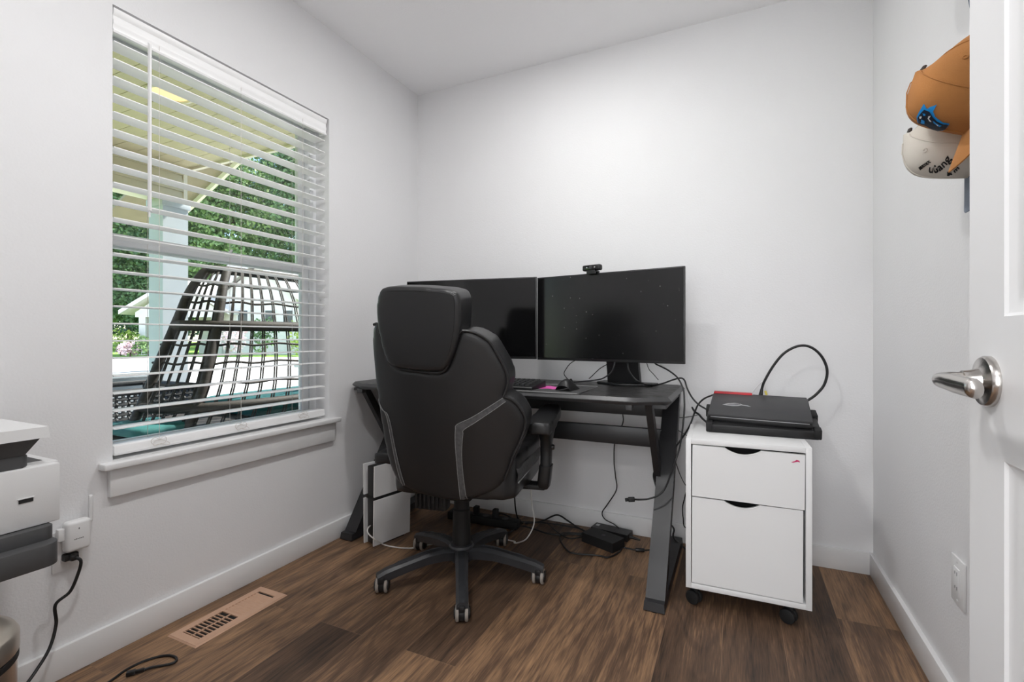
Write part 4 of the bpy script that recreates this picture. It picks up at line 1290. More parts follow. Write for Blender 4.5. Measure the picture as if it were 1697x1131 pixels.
wx = thing('wifi_extender', 'white plug-in signal extender with one upright antenna in wall outlet', 'wifi extender', (XL, .733, .40))
b = MB(); b.box(XL + .0085, XL + .040, .704, .764, .358, .445, bev=.010, segs=4); b.done('body', M['white_plastic'], wx)
b = MB(); b.box(XL + .010, XL + .022, .766, .776, .425, .505, bev=.0045, segs=3); b.cyl((XL + .016, .757, .432), (XL + .016, .774, .432), .006); b.done('antenna', M['white_plastic'], wx)
b = MB(); b.box(XL + .0396, XL + .0404, .732, .734, .42, .425); b.done('status_light', M['grey_plastic'], wx, smooth=False)
b = MB()
for k in range(6):
    b.box(XL + .0396, XL + .0404, .722 + k * .0038, .7245 + k * .0038, .3925, .3945 + .0006 * (k % 2))
b.done('printed_mark', M['grey_plastic'], wx, smooth=False)
b = MB(); b.box(XL + .012, XL + .03, .690, .706, .395, .43, bev=.003); b.done('side_tab', M['white_plastic'], wx)
pc = thing('power_cable', 'black power cable hanging from the wall outlet behind the printer', 'power cord', (XL + .01, .722, .34))
b = MB(); b.box(XL + .0085, XL + .030, .704, .738, .333, .353, bev=.004); b.box(XL + .028, XL + .046, .712, .732, .334, .352, bev=.005); b.done('plug', M['black_plastic'], pc)
cpts = [(XL + .044, .724, .343), (XL + .052, .732, .330), (XL + .046, .728, .295), (XL + .040, .712, .25), P(92, 1003, X=XL + .035), P(93, 1035, X=XL + .035), P(82, 1075, X=XL + .045), P(60, 1112, X=XL + .06), P(42, 1137, X=XL + .08), P(25, 1160, X=XL + .10), (XL + .14, .60, .006)]
b = MB(); b.tube(cpts, .0042, 8, n=8); b.done('cord', M['cable'], pc)
# loose cable end on the floor
fcab = thing('floor_cable', 'loose black cable end curled on the floor near the baseboard', 'cable', (-1.6, .82, 0))
lp_ = [P(150, 1150, Z=.004), P(182, 1130, Z=.004), P(212, 1109, Z=.004), P(245, 1094, Z=.004), P(275, 1087, Z=.004), P(291, 1090, Z=.004), P(291, 1097, Z=.004), P(278, 1102, Z=.004), P(250, 1107, Z=.005), P(238, 1111, Z=.005)]
b = MB(); b.tube(lp_, .0036, 8, n=8); b.done('cord', M['cable'], fcab)
q0, q1 = P(240, 1110, Z=.007), P(209, 1118, Z=.007)
b = MB(); b.beam(q0, q0.lerp(q1, .55), .010, .009, bev=.002); b.beam(q0.lerp(q1, .5), q1, .014, .012, bev=.002); b.done('connector', M['black_plastic'], fcab)

# ------------------------------------------------------------------ waste bin
wb = thing('waste_bin', 'brushed steel waste bin with rounded metal lid at the near left corner', 'waste bin', (-1.215, .305, 0))
B0 = WM[wb]
b = MB(); b.lathe([(0, 0), (.112, 0), (.114, .01), (.114, .405), (.110, .407), (0, .407)], B0, 56); b.done('steel_body', M['steel'], wb)
b = MB(); b.lathe([(0, .405), (.1165, .405), (.1165, .416), (.112, .418), (0, .418)], B0, 56); b.done('rim_band', M['matte_black'], wb)
b = MB(); b.lathe([(.112, .418), (.1175, .420), (.1175, .446), (.113, .454), (.10, .460), (.06, .466), (0, .468)], B0, 56); b.done('lid', M['steel_lid'], wb)

# ------------------------------------------------------------------ caps on the right wall
def cap(label, loc, tau, spin, m_crown, m_brim, m_under, sc=1.0, with_btn=True):
    """cap hung by its strap: opening to the wall, crown out, brim down"""
    t = thing('baseball_cap', label, 'cap', loc)
    # local: x right, y front, z up  ->  world
    up = Vector((-math.cos(tau), 0, -math.sin(tau)))
    fr = Vector((math.sin(tau) * -1, 0, -math.cos(tau))) * 1.0
    fr = Vector((math.sin(tau), 0, -math.cos(tau)))
    rt = fr.cross(up)
    Mx = Matrix(((rt.x, fr.x, up.x, loc[0]), (rt.y, fr.y, up.y, loc[1]), (rt.z, fr.z, up.z, loc[2]), (0, 0, 0, 1)))
    Mx = Mx @ Matrix.Rotation(spin, 4, 'Z') @ Matrix.Scale(sc, 4)
    def crown_pt(a, v):
        # a: angle round (90deg = front), v: 0 band .. 1 top
        ca, sa = math.cos(a), math.sin(a)
        rx, ry = .080, .100 + .016 * max(0, -sa)
        front = max(0, sa)
        back = max(0, -sa)
        h = .126 + .012 * front - .018 * back
        ex = 2.9 + 3.6 * front - .7 * back
        k = (1 - v ** ex) ** (1 / 1.9)
        z = h * v * (1 - .02 * back * (1 - v))
        shift = .010 * front * v * (1 - v)
        return Vector((rx * ca * k, (ry * sa + shift) * k, z))
    rows = []
    NA = 48
    for i in range(19):
        v = i / 18 * .999
        rows.append([Mx @ crown_pt(2 * math.pi * k / NA, v) for k in range(NA)])
    b = MB(); b.grid(rows, True)
    top = sum(rows[-1], Vector()) / NA
    bb = bmesh.new()
    vs_ = [bb.verts.new(p) for p in rows[-1]]
    bb.faces.new(vs_); b._add(bb)
    bmesh.ops.remove_doubles(b.bm, verts=b.bm.verts[:], dist=1e-5)
    bmesh.ops.recalc_face_normals(b.bm, faces=b.bm.faces[:])
    bvh_ = BVHTree.FromBMesh(b.bm)
    ring_in = [[p + (top - p).normalized() * .003 for p in r] for r in rows[:16]]
    b.grid(ring_in, True)
    cr = b.done('crown', m_crown, t, ang=60)
    def at(a, v, lift=.0008):
        p = crown_pt(a, v); q = crown_pt(a, min(.999, v + .01)); r_ = crown_pt(a + .02, v)
        n = (r_ - p).cross(q - p).normalized()
        return Mx @ (p + n * lift)
    for s in range(3):
        b = MB(); b.tube([at(R_(90) + s * R_(60), k / 14 * .985, .0003) for k in range(15)] + [at(R_(270) + s * R_(60), k / 14 * .985, .0003) for k in range(14, -1, -1)], .0011, 6, n=2); b.done('panel_seam', m_crown, cr)
    for a, v in ((0, .62), (180, .62), (-60, .62), (-120, .62)):
        p = at(R_(a), v, .0006); p2 = at(R_(a), v, .003)
        Q = Matrix.Translation(p) @ Vector((0, 0, 1)).rotation_difference((p2 - p).normalized()).to_matrix().to_4x4()
        b = MB(); b.lathe([(.0022, 0), (.0048, .0006), (.0044, .0016), (.0026, .0016), (.0020, .0004)], Q, 16); b.done('eyelet', m_crown, cr)
    bt = at(0, .999, .0)
    pk = Mx @ Vector((0, 0, .131))
    b = MB(); b.lathe([(0, 0), (.0095, 0), (.0095, .003), (.007, .006), (0, .0075)], Matrix.Translation(Mx @ Vector((0, 0, crown_pt(0, .999).z - .001))) @ Mx.to_3x3().normalized().to_4x4(), 24); b.done('top_button', M['button_dark'], t)
    # brim: curved sheet with thickness
    def brim(u, w, off):
        a = R_(90) + (u) * R_(68)
        base = crown_pt(a, 0.0)
        outx = base.x * (1 + .02 * w)
        outy = base.y + (.076 * (1 - (abs(u)) ** 2.6 * .92)) * w
        z = -.004 - .010 * w - .22 * (abs(base.x) ** 2) / .08 * (1.2 + w * .4) + off
        return Mx @ Vector((outx, outy, z + .012))
    U = [k / 14 - 1 for k in range(29)]
    b = MB()
    topg = [[brim(u, w / 6, 0) for u in U] for w in range(7)]
    b.grid(topg)
    edge = [[brim(u, 1, 0) for u in U], [brim(u, 1.01, -.0012) for u in U], [brim(u, 1, -.0025) for u in U]]
    b.grid(edge)
    bo = b.done('brim', m_brim, t, ang=60)
    b = MB(); b.grid([[brim(u, w / 6, -.0025) for u in U] for w in range(7)]); b.done('brim_underside', m_under, bo, ang=60)
    return t, cr, at, Mx, bvh_
HX = XR - .006
c1, cr1, at1, M1, bv1 = cap('brown canvas cap with blue emblem hanging on the right wall', (.462, 1.258, 1.470), R_(-25), 0, M['cap_brown'], M['cap_brown'], M['cap_dark'], 1.0)
c2, cr2, at2, M2, bv2 = cap('cream cap with black lettering hanging below the brown cap', (.484, 1.388, 1.424), R_(-9), 0, M['cap_cream'], M['cap_slate'], M['cap_slate'])
c3, cr3, at3, M3, _ = cap('slate grey cap hanging on the wall above the brown cap', (.480, 1.42, 1.885), R_(0), 0, M['cap_slate'], M['cap_slate'], M['cap_slate'])
# embroidery: outlines laid onto the crown surface along lines of sight, raised along the surface normal
def on_crown(px, py, bv, lift):
    o = Vector((0, 0, EYE)); d = ray(px, py).normalized()
    h = bv.ray_cast(o, d)
    if h[0] is None:
        return None
    n = h[1] if h[1].dot(d) < 0 else -h[1]
    return h[0] + n * lift
def dens(poly, n=3):
    out = []
    for i in range(len(poly)):
        a, c = poly[i], poly[(i + 1) % len(poly)]
        for k in range(n):
            out.append((a[0] + (c[0] - a[0]) * k / n, a[1] + (c[1] - a[1]) * k / n))
    return out
def inside(x, y, poly):
    c = False
    for i in range(len(poly)):
        (xa, ya), (xb, yb) = poly[i], poly[i - 1]
        if (ya > y) != (yb > y) and x < (xb - xa) * (y - ya) / (yb - ya) + xa:
            c = not c
    return c
def patch(poly, bv, m, name, parent, lift, dx=0, dy=0):
    """fine mesh patch following the crown, filled inside the outline"""
    st = .6
    xs, ys = [p[0] for p in poly], [p[1] for p in poly]
    nx, ny = int((max(xs) - min(xs)) / st) + 2, int((max(ys) - min(ys)) / st) + 2
    bmx = bmesh.new()
    vt = {}
    def V(i, j):
        if (i, j) not in vt:
            q = on_crown(min(xs) + i * st + dx, min(ys) + j * st + dy, bv, lift)
            vt[(i, j)] = bmx.verts.new(q) if q is not None else None
        return vt[(i, j)]
    for i in range(nx):
        for j in range(ny):
            if inside(min(xs) + (i + .5) * st, min(ys) + (j + .5) * st, poly):
                c4 = [V(i, j), V(i + 1, j), V(i + 1, j + 1), V(i, j + 1)]
                if all(v is not None for v in c4):
                    bmx.faces.new(c4)
    r = bmesh.ops.extrude_face_region(bmx, geom=bmx.faces[:])
    d = ray(1545, 230).normalized()
    for v in [g for g in r['geom'] if isinstance(g, bmesh.types.BMVert)]:
        v.co += d * (lift + .001)
    b = MB(); b._add(bmx)
    return b.done(name, m, parent, smooth=False)
q0_, q1_ = on_crown(1533, 249, bv2, .0006), on_crown(1533, 249, bv2, .004)
b = MB(); b.lathe([(.0020, 0), (.0048, .0006), (.0044, .0018), (.0024, .0018), (.0018, .0004)], Matrix.Translation(q0_) @ Vector((0, 0, 1)).rotation_difference((q1_ - q0_).normalized()).to_matrix().to_4x4(), 16); b.done('eyelet', M['cap_cream'], cr2)
EDX, EDY = 0, 0
patch([(1532, 172), (1537, 180), (1542, 177), (1553, 173), (1547, 184), (1550, 192), (1556, 197), (1563, 202), (1574, 204), (1570, 210), (1563, 215), (1555, 215), (1546, 212), (1537, 208), (1528, 204), (1522, 202), (1520, 193), (1524, 185)], bv1, M['logo_blue'], 'emblem_outline', cr1, .0020, EDX, EDY)
patch([(1527, 187), (1533, 181), (1541, 184), (1547, 193), (1554, 200), (1563, 204), (1573, 205), (1567, 213), (1556, 215.5), (1546, 212.5), (1536, 207), (1524, 203), (1522.5, 194)], bv1, M['logo_navy'], 'emblem_fill', cr1, .0030, EDX, EDY)
patch([(1540, 191), (1544, 190), (1541, 195), (1546, 200), (1542, 199), (1539, 195)], bv1, M['logo_white'], 'emblem_highlight', cr1, .0038, EDX, EDY)
patch([(1526, 192), (1529, 191), (1529, 194), (1526, 195)], bv1, M['logo_white'], 'emblem_highlight', cr1, .0038, EDX, EDY)
patch([(1531, 186), (1535, 187), (1535, 190), (1532, 190)], bv1, M['logo_blue'], 'emblem_detail', cr1, .0038, EDX, EDY)
patch([(1529, 196), (1534, 198), (1534, 203), (1528, 202)], bv1, M['logo_blue'], 'emblem_detail', cr1, .0038, EDX, EDY)
patch([(1547, 198), (1555, 203), (1562, 206), (1558, 208), (1549, 202)], bv1, M['logo_blue'], 'emblem_detail', cr1, .0038, EDX, EDY)
patch([(1553, 203), (1557, 205), (1555, 206)], bv1, M['logo_white'], 'emblem_highlight', cr1, .0044, EDX, EDY)
def wrap_text(s, curve, h, bv, name, parent, bold=0.0):
    """text set along a curve on the crown; curve points and letter height as seen"""
    me = text_mesh(s, 1.0, .0, 'LEFT')
    xs = [v.co.x for v in me.vertices]; ys = [v.co.y for v in me.vertices]
    x0, x1, y0 = min(xs), max(xs), min(ys)
    hh = max(ys) - y0
    cv = catmull([(p[0], p[1], 0) for p in curve], 12)
    bmx = bmesh.new(); bmx.from_mesh(me)
    bmesh.ops.subdivide_edges(bmx, edges=[e for e in bmx.edges if e.calc_length() > .12], cuts=1)
    r = bmesh.ops.extrude_face_region(bmx, geom=bmx.faces[:])
    up = {v for v in r['geom'] if isinstance(v, bmesh.types.BMVert)}
    bad = []
    for v in bmx.verts:
        q = (v.co.x - x0) / (x1 - x0) * (len(cv) - 1)
        i = min(int(q), len(cv) - 2)
        p = cv[i].lerp(cv[i + 1], q - i)
        t = (cv[i + 1] - cv[i]).normalized()
        nn = Vector((t.y, -t.x, 0))
        p = p + nn * ((v.co.y - y0) / hh * h)
        c = on_crown(p.x, p.y, bv, .0026 if v in up else -.0004)
        if c is None:
            bad.append(v)
        else:
            v.co = c
    if bad:
        bmesh.ops.delete(bmx, geom=bad, context='VERTS')
    b = MB(); b._add(bmx)
    return b.done(name, M['thread_black'], parent, smooth=False)
wrap_text('uGang', [(1539, 289), (1550, 290), (1560, 286), (1571, 277), (1580, 265)], 16, bv2, 'embroidered_word', cr2)
wrap_text('HOOXX', [(1526, 281), (1533, 276), (1543, 269)], 5, bv2, 'small_embroidered_word', cr2)
wrap_text('& m', [(1570, 291), (1581, 287), (1590, 279)], 6, bv2, 'small_embroidered_word', cr2)

# ------------------------------------------------------------------ cables (points on the planes they lie in)
def YP(lst, y0, y1=None):
    y1 = y0 if y1 is None else y1
    n = len(lst) - 1
    return [P(px, py, Y=y0 + (y1 - y0) * i / max(1, n)) for i, (px, py) in enumerate(lst)]
def ZP(lst, z):
    return [P(px, py, Z=z) for px, py in lst]
R3, R2 = .0030, .0020
cable('mouse_cable', [(-.640, 1.963, .772), (-.648, 1.985, .778)] + YP([(935, 621), (938, 612), (945, 603), (954, 597)], 2.04, 2.22), R2, M['cable'], 'thin black mouse cable rising behind the near monitor')
cable('monitor_cable', ZP([(950, 634), (963, 632.8)], .757) + [P(992, 629.5, Y=2.20), P(1005, 624, Y=2.15), P(1014, 616, Y=2.135), P(1018, 605.5, Y=2.13), P(1020, 596, Y=2.15)], .0034, M['cable_grey'], 'grey cable curving from the mat up across left of the monitor stand')
cable('monitor_cable', [P(976, 628, Y=2.33)] + YP([(981, 623.7), (992, 613), (1001, 607), (1015, 600)], 2.33, 2.28), R2, M['cable'], 'thin black cable behind the left of the near monitor stand')
cable('monitor_cable', YP([(1040, 596), (1040, 604), (1042.4, 614.6), (1050, 626), (1060.5, 634)], 2.14, 2.11) + ZP([(1077.4, 638.6)], .758) + [P(1095.5, 636.7, Y=2.13), P(1115, 630, Y=2.16), P(1128, 627, Y=2.18), P(1134.5, 631, Y=2.18), P(1139, 644.5, Y=2.17), P(1147.5, 660, Y=2.16), P(1158, 671, Y=2.15), P(1171, 679, Y=2.15)], .0036, M['cable'], 'thick black cable sagging over the desk corner to the laptop stand')
cable('usb_cable', YP([(1082, 596), (1086, 603), (1096, 608), (1109, 615), (1121.5, 625), (1129, 636.7), (1133, 648), (1134, 662.6), (1134, 680), (1131, 713), (1126, 743)], 2.20, 1.98) + YP([(1119, 765), (1104, 806), (1093, 820), (1076, 827), (1060, 828.5), (1051, 828)], 1.96, 1.90), .0034, M['cable'], 'black cable hanging in front of the desk leg, loose plug at its end')
t_us = bpy.context.scene.objects['usb_cable']
q0, q1, q2 = P(1052, 828, Y=1.90), P(1041, 828.5, Y=1.895), P(1036, 829, Y=1.893)
b = MB(); b.beam(q0, q1, .012, .018, bev=.003); b.beam(q1, q2, .008, .012, bev=.0005)
o = b.done('usb_plug', M['matte_black'], t_us)
cable('white_cable', YP([(1086, 598), (1092, 602), (1103, 609), (1121, 624), (1132, 636), (1138, 648), (1142, 668), (1148, 681), (1156, 688)], 2.26, 2.24), R2, M['white_plastic'], 'thin white cable dropping over desk corner beside black cables')
cable('thin_cable', YP([(1071, 598), (1072, 603), (1076, 613), (1082.6, 620), (1091, 630)], 2.32, 2.36), .0017, M['cable'], 'thin black cable to the desk edge right of the near monitor stand')
cable('charger_cable', [P(1181, 655, Y=2.28)] + YP([(1167, 661), (1157, 671), (1150.4, 686), (1142, 708), (1126, 732.5), (1112, 749), (1096, 764), (1086, 779), (1083, 788), (1084.7, 798), (1091, 818)], 2.22, 2.02), .0036, M['cable'], 'thick black cable from the laptop corner down across the desk leg')
cable('thin_cable', YP([(1122, 693), (1135, 692), (1148, 690), (1157, 688)], 2.37, 2.30), .0016, M['cable'], 'thin black cable straight between the desk leg and the cabinet top')
cable('thin_cable', YP([(1123, 713), (1131, 718), (1139, 723), (1148, 728)], 2.37, 2.37), .0018, M['cable'], 'thin black cable going behind the filing cabinet below its top')
cable('thin_cable', YP([(1117, 757), (1120, 767), (1126, 784.5), (1135, 803), (1146, 815)], 2.30, 2.37), .0018, M['cable'], 'thin black cable bending behind the filing cabinet at drawer height')
cable('wall_cable', YP([(1150, 800), (1138, 815), (1134, 828), (1131, 842), (1132, 858), (1136, 875)], 2.385) + [(-.15, 2.37, .10), (-.13, 2.30, .02)], .0024, M['cable'], 'thin black cable hanging behind the left side of the cabinet')
cable('usb_cable', [P(1147, 676, Y=2.25), P(1152, 683, Y=2.20), P(1158, 687, Y=2.15)] + YP([(1164, 694), (1172, 701)], 2.11, 2.08), .0042, M['cable'], 'short black lead with a thick plug beside the laptop stand')
cable('adapter_cable', YP([(1036, 672), (1032, 684), (1033, 697), (1029, 710), (1019, 733), (1017.6, 765), (1020, 789.5), (1021.6, 812), (1007, 836), (998, 850), (1002.5, 861), (1017, 869)], 2.31, 2.37) + [P(1026, 876, Y=2.362)], .0027, M['cable'], 'wavy black cable dropping down the back wall to the adapter')
# laptop loop
loop = cable('looped_cable', [P(1261, 655, Y=2.305)] + YP([(1263, 643), (1267.6, 630.7), (1281, 607.7), (1297, 588), (1314.4, 576.8), (1331, 573), (1346, 577), (1360, 589), (1369, 606), (1370.5, 622), (1365, 639.6), (1353, 653.7), (1341, 662.5)], 2.305, 2.285) + [P(1330, 668, Y=2.27)], .0052, M['cable'], 'thick black cable standing up in a loop behind the laptop', n=8)
b = MB(); b.cyl(P(1260.5, 657, Y=2.305), P(1262.5, 645, Y=2.305), .009, .0055); b.done('strain_relief', M['black_plastic'], loop)
wl = cable('ethernet_cable', [P(1240, 660, Y=2.33)] + YP([(1245.5, 653), (1256, 639.6), (1264, 633), (1267.6, 639.6), (1272, 653), (1273, 660)], 2.335, 2.31), .0026, M['white_plastic'], 'short white cable arching up behind the laptop', n=8)
b = MB(); b.beam(P(1268.2, 648, Y=2.3125), P(1270.5, 655, Y=2.311), .008, .008, bev=.001); b.done('yellow_tag', mat('yellow_tag', (214, 196, 90), .6, bump=.02), wl)

# power bricks under the desk
def brick(name, label, c4, z0, z1, m):
    t = thing(name, label, 'power adapter', tuple(sum((Vector(p) for p in c4), Vector()) / 4))
    b = MB(); b.hexa([(x, y, z0) for x, y, _ in c4] + [(x, y, z1) for x, y, _ in c4], bev=.005); b.done('case', m, t)
    return t
fa = [(-.668, 2.215, 0), (-.505, 2.150, 0), (-.470, 2.235, 0), (-.633, 2.300, 0)]
pa = brick('power_adapter', 'large black power adapter on the floor, front one of the two', fa, .003, .046, M['matte_black'])
b = MB(); b.lathe([(0, 0), (.009, 0), (.009, .0006), (0, .0006)], Matrix.Translation((-.565, 2.225, .046)), 24); b.done('round_mark', M['black_plastic'], pa)
fb = [(-.655, 2.328, 0), (-.470, 2.297, 0), (-.459, 2.368, 0), (-.644, 2.395, 0)]
pb = brick('power_adapter', 'black power adapter with printed label leaning by the baseboard', fb, .003, .034, M['black_plastic'])
ax = (Vector(fb[1]) - Vector(fb[0])).normalized(); ay = Vector((-ax.y, ax.x, 0))
o0 = Vector(fb[0])
b = MB()
random.seed(3)
for r_ in range(5):
    x = .05
    while x < .155:
        w = random.uniform(.004, .014)
        p = o0 + ax * x + ay * (.014 + r_ * .009)
        if random.random() < .75:
            b.box(0, w, 0, .0022, .0342, .0345, Matrix.Translation(p) @ Matrix.Rotation(math.atan2(ax.y, ax.x), 4, 'Z'))
        x += w + .004
b.done('label_print', M['cable_grey'], pb, smooth=False)
b = MB(); p = o0 + ax * .010 + ay * .03; b.box(0, .018, 0, .022, .0342, .0346, Matrix.Translation(p) @ Matrix.Rotation(math.atan2(ax.y, ax.x), 4, 'Z')); b.done('label_square', M['silver'], pb, smooth=False)
b = MB(); b.cyl(Vector(fb[1]).lerp(Vector(fb[2]), .5) + Vector((0, 0, .016)), Vector(fb[1]).lerp(Vector(fb[2]), .5) + ax * .05 + Vector((0, 0, .012)), .008, .004); b.done('cable_boot', M['black_plastic'], pb)
cable('floor_cable', ZP([(967, 885), (941, 883.5), (930, 886), (929, 897), (941, 913.5), (954, 918), (990, 921), (1009, 924), (1026, 915), (1033, 905)], .006), .0038, M['cable'], 'black cable looping on the floor in front of the adapters')
cable('floor_cable', [P(870, 868, Z=.006), P(888, 866, Z=.008), P(901, 863, Z=.02), P(923, 854, Y=2.34), P(941, 863.6, Y=2.32), P(956, 874, Y=2.30), P(972, 882, Y=2.27)], .0042, M['cable'], 'black cable humped against the baseboard left of the adapters')
cable('floor_cable', ZP([(823, 868), (850, 872), (869, 873), (886, 877.7), (905, 884), (925.6, 887), (950, 886), (968, 888)], .010), .0040, M['cable'], 'black cable lying flat from the chair to the front adapter')
cable('floor_cable', ZP([(805, 856), (830, 852), (846, 858), (858, 870), (850, 880), (832, 886), (815, 888)], .008), .0036, M['cable'], 'black cable curling on the floor behind the chair base')
cable('floor_cable', ZP([(800, 862), (822, 861.7), (854, 864.5), (895, 866.5), (925, 870), (952, 874.5), (966, 878)], .007), .0036, M['cable'], 'black cable running along the foot of the back baseboard')
cable('floor_cable', ZP([(900, 866), (908.6, 869), (918, 878), (929, 886), (945, 893), (966, 890)], .013), .0030, M['cable'], 'thin black cable crossing the floor cables left of the adapters')
cable('hanging_cable', [P(853, 812, Y=2.18), P(853, 828, Y=2.22), P(855, 848, Y=2.28), P(859, 861, Z=.010), P(866, 868, Z=.007)], .0038, M['cable'], 'black cable hanging below the right armrest to the floor')
cable('adapter_cable', ZP([(1034, 908), (1046, 910.5), (1052, 911.5), (1068, 912.5), (1088, 910.5), (1098, 909)], .007), .0034, M['cable'], 'black lead running from the adapter behind the desk leg')
al = bpy.context.scene.objects['adapter_cable.001']
b = MB(); b.cyl(P(1053, 911.6, Z=.008), P(1068, 912.5, Z=.008), .0085, seg=20, bev=.002); b.done('ferrite_bead', M['black_plastic'], al)
cable('desk_cable', [P(1112, 870, Y=2.385), P(1117, 878, Y=2.37), P(1117, 893, Y=2.33), (-.20, 2.30, .012), (-.14, 2.27, .006)], .0040, M['cable'], 'black cable dropping beside the back end of the desk foot')
# braided white cable from the console to the chair side
cable('braided_cable', [P(619, 870, Y=1.80), P(613, 872.5, Y=1.76), P(609, 878, Y=1.735), P(610.5, 885, Y=1.72), P(620.5, 894, Y=1.715)] + ZP([(636, 903), (652, 907), (671, 909), (690, 908)], .005) + [(-1.25, 1.93, .005), (-1.08, 2.06, .005), (-.96, 2.075, .005)] + [P(852, 900, Z=.006), P(858, 900, Z=.008), P(871, 894.7, Y=2.02), P(880.3, 881.5, Y=2.05), P(885, 868, Y=2.08), P(885, 855, Y=2.10), P(882, 840, Y=2.12), P(880, 815, Y=2.12), P(878, 790, Y=2.14)], .0030, M['white_cable'], 'white braided cable sagging across floor from the console past the chair', n=6)
# power strip
pst = thing('power_strip', 'long black power strip on the floor behind the chair base', 'power strip', (-1.20, 2.22, 0), R_(2))
T_ = WM[pst]
b = MB(); b.box(-.20, .20, -.03, .03, .002, .042, T_, bev=.005); b.done('housing', M['matte_black'], pst)
for k in range(6):
    b = MB(); b.cyl(T_ @ Vector((-.15 + k * .055, 0, .042)), T_ @ Vector((-.15 + k * .055, 0, .0425)), .017); b.done('outlet_face', M['black_plastic'], pst)
for k, x in enumerate((-.15, -.04, .07)):
    b = MB(); b.box(x - .013, x + .013, -.016, .016, .0425, .085, T_, bev=.005); tag(b.done('plug', M['matte_black'], loc=tuple(T_ @ Vector((x, 0, .0425)))), ('black plug at the console end of the power strip', 'black plug in the middle of the power strip', 'black plug nearest the chair post on the power strip')[k], 'plug')
cable('white_plug_cable', [P(677, 864, Y=2.10), P(686, 864.5, Y=2.11), P(698, 868, Y=2.15), P(705, 870, Y=2.2)], .0048, M['white_plastic'], 'short white plug end lying between the console and power strip')

# ------------------------------------------------------------------ outside the window: porch
M['soffit'] = mat('tan_porch_boards', (206, 194, 160), .75, bump=.2, bscale=14, var=.06, vscale=6, stretch=(1, 14, 1))
M['siding'] = mat('tan_lap_siding', (200, 192, 170), .7, bump=.1, bscale=30, var=.03, stretch=(8, 1, 1))
M['cream'] = mat('cream_trim_board', (232, 224, 206), .6, bump=.05)
M['post_paint'] = mat('pale_blue_grey_post', (186, 192, 198), .6, bump=.1, bscale=80, var=.03)
M['eave'] = mat('brown_eave_boards', (150, 136, 114), .75, bump=.15, bscale=20, var=.08)
M['concrete'] = two_tone('pale_concrete', (196, 190, 184), (214, 209, 204), 3, rough=.9, bump=.2)
M['grass'] = two_tone('bright_lawn', (98, 140, 48), (150, 184, 84), 9, rough=.95, bump=.6)
M['porch_floor'] = mat('porch_slab', (212, 209, 204), .85, bump=.2, bscale=40, var=.05)
M['wicker'] = mat('dark_brown_wicker', (44, 37, 33), .7, bump=.6, bscale=160, var=.25, vscale=60)
M['lattice'] = mat('charcoal_wicker', (52, 52, 55), .65, bump=.4, bscale=200, var=.2, vscale=80)
M['teal'] = mat('teal_cushion_fabric', (30, 92, 92), .85, bump=.3, bscale=300, var=.12, vscale=12)
M['house_wall'] = mat('white_house_siding', (226, 222, 216), .7, bump=.1, var=.03)
M['house_roof'] = two_tone('grey_shingle_roof', (150, 147, 146), (176, 172, 170), 30, rough=.9, bump=.3)
M['house_window'] = mat('dark_house_window', (70, 78, 84), .15, var=.1)
M['bark'] = mat('brown_bark', (92, 74, 62), .9, bump=.8, bscale=20, var=.25, vscale=10, stretch=(1, 1, .2))
M['leaf_a'] = two_tone('mid_green_leaves', (66, 98, 60), (122, 152, 98), 1.4, rough=.7)
M['leaf_b'] = two_tone('pale_green_leaves', (84, 116, 62), (150, 176, 112), 1.4, rough=.7)
M['leaf_c'] = two_tone('dark_conifer_needles', (56, 82, 66), (98, 128, 104), 1.4, rough=.8)
M['leaf_d'] = two_tone('yellow_green_shrub', (110, 140, 50), (176, 196, 90), 4, rough=.7)
M['bloom'] = two_tone('pink_white_blossom', (220, 190, 196), (240, 226, 224), 8, rough=.8)

PXO, PYE, PZC = -4.2, 2.52, 2.385
b = MB(); b.box(-5.1, XO, -1.5, 3.8, -.30, -.06)
struct(b.done('floor_porch', M['porch_floor'], smooth=False))
b = MB(); b.box(-90, -5.1, -60, 120, -.40, -.02); b.box(-5.1, XO, 3.8, 120, -.4, -.02)
struct(b.done('ground', M['grass'], smooth=False), 'bright green lawn outside beyond the porch', 'ground')
# driveway and street, laid on the lawn
def strip_far(d0, d1, l0, l1, z, name, m):
    b = MB()
    pts = []
    for d, l in ((d0, l0), (d0, l1), (d1, l1), (d1, l0)):
        q = _R * l + _F * d
        pts.append((q.x, q.y))
    b.prism(pts, .012, Matrix.Translation((0, 0, z)))
    return struct(b.done(name, m, smooth=False))
strip_far(5.6, 23.0, -45, 30, -.02, 'driveway', M['concrete'])  # near end extended toward the porch for neutral bounce light
b = MB(); b.box(XO - .006, XO, -1.5, WY0 - .04, -.06, PZC); b.box(XO - .006, XO, WY1 + .04, 3.0, -.06, PZC)
struct(b.done('wall_outside', M['siding'], smooth=False))

pc_ = struct(bpy.data.objects.new('ceiling_porch', None)); COL.objects.link(pc_); pc_.location = (XO, PYE, PZC); WM[pc_] = Matrix.Translation((XO, PYE, PZC))
b = MB()
nb = 30
for k in range(nb):
    y0 = -1.5 + (PYE + 1.5) * k / nb
    b.box(PXO, XO, y0 + .002, y0 + (PYE + 1.5) / nb - .002, PZC, PZC + .02)
b.box(PXO - .1, XO, -1.6, PYE + .02, PZC + .021, PZC + .08)
b.done('soffit_boards', M['soffit'], pc_, smooth=False)
b = MB(); b.box(PXO - .14, XO, PYE, PYE + .03, PZC - .02, PZC + .12); b.done('edge_trim', M['cream'], pc_, smooth=False)
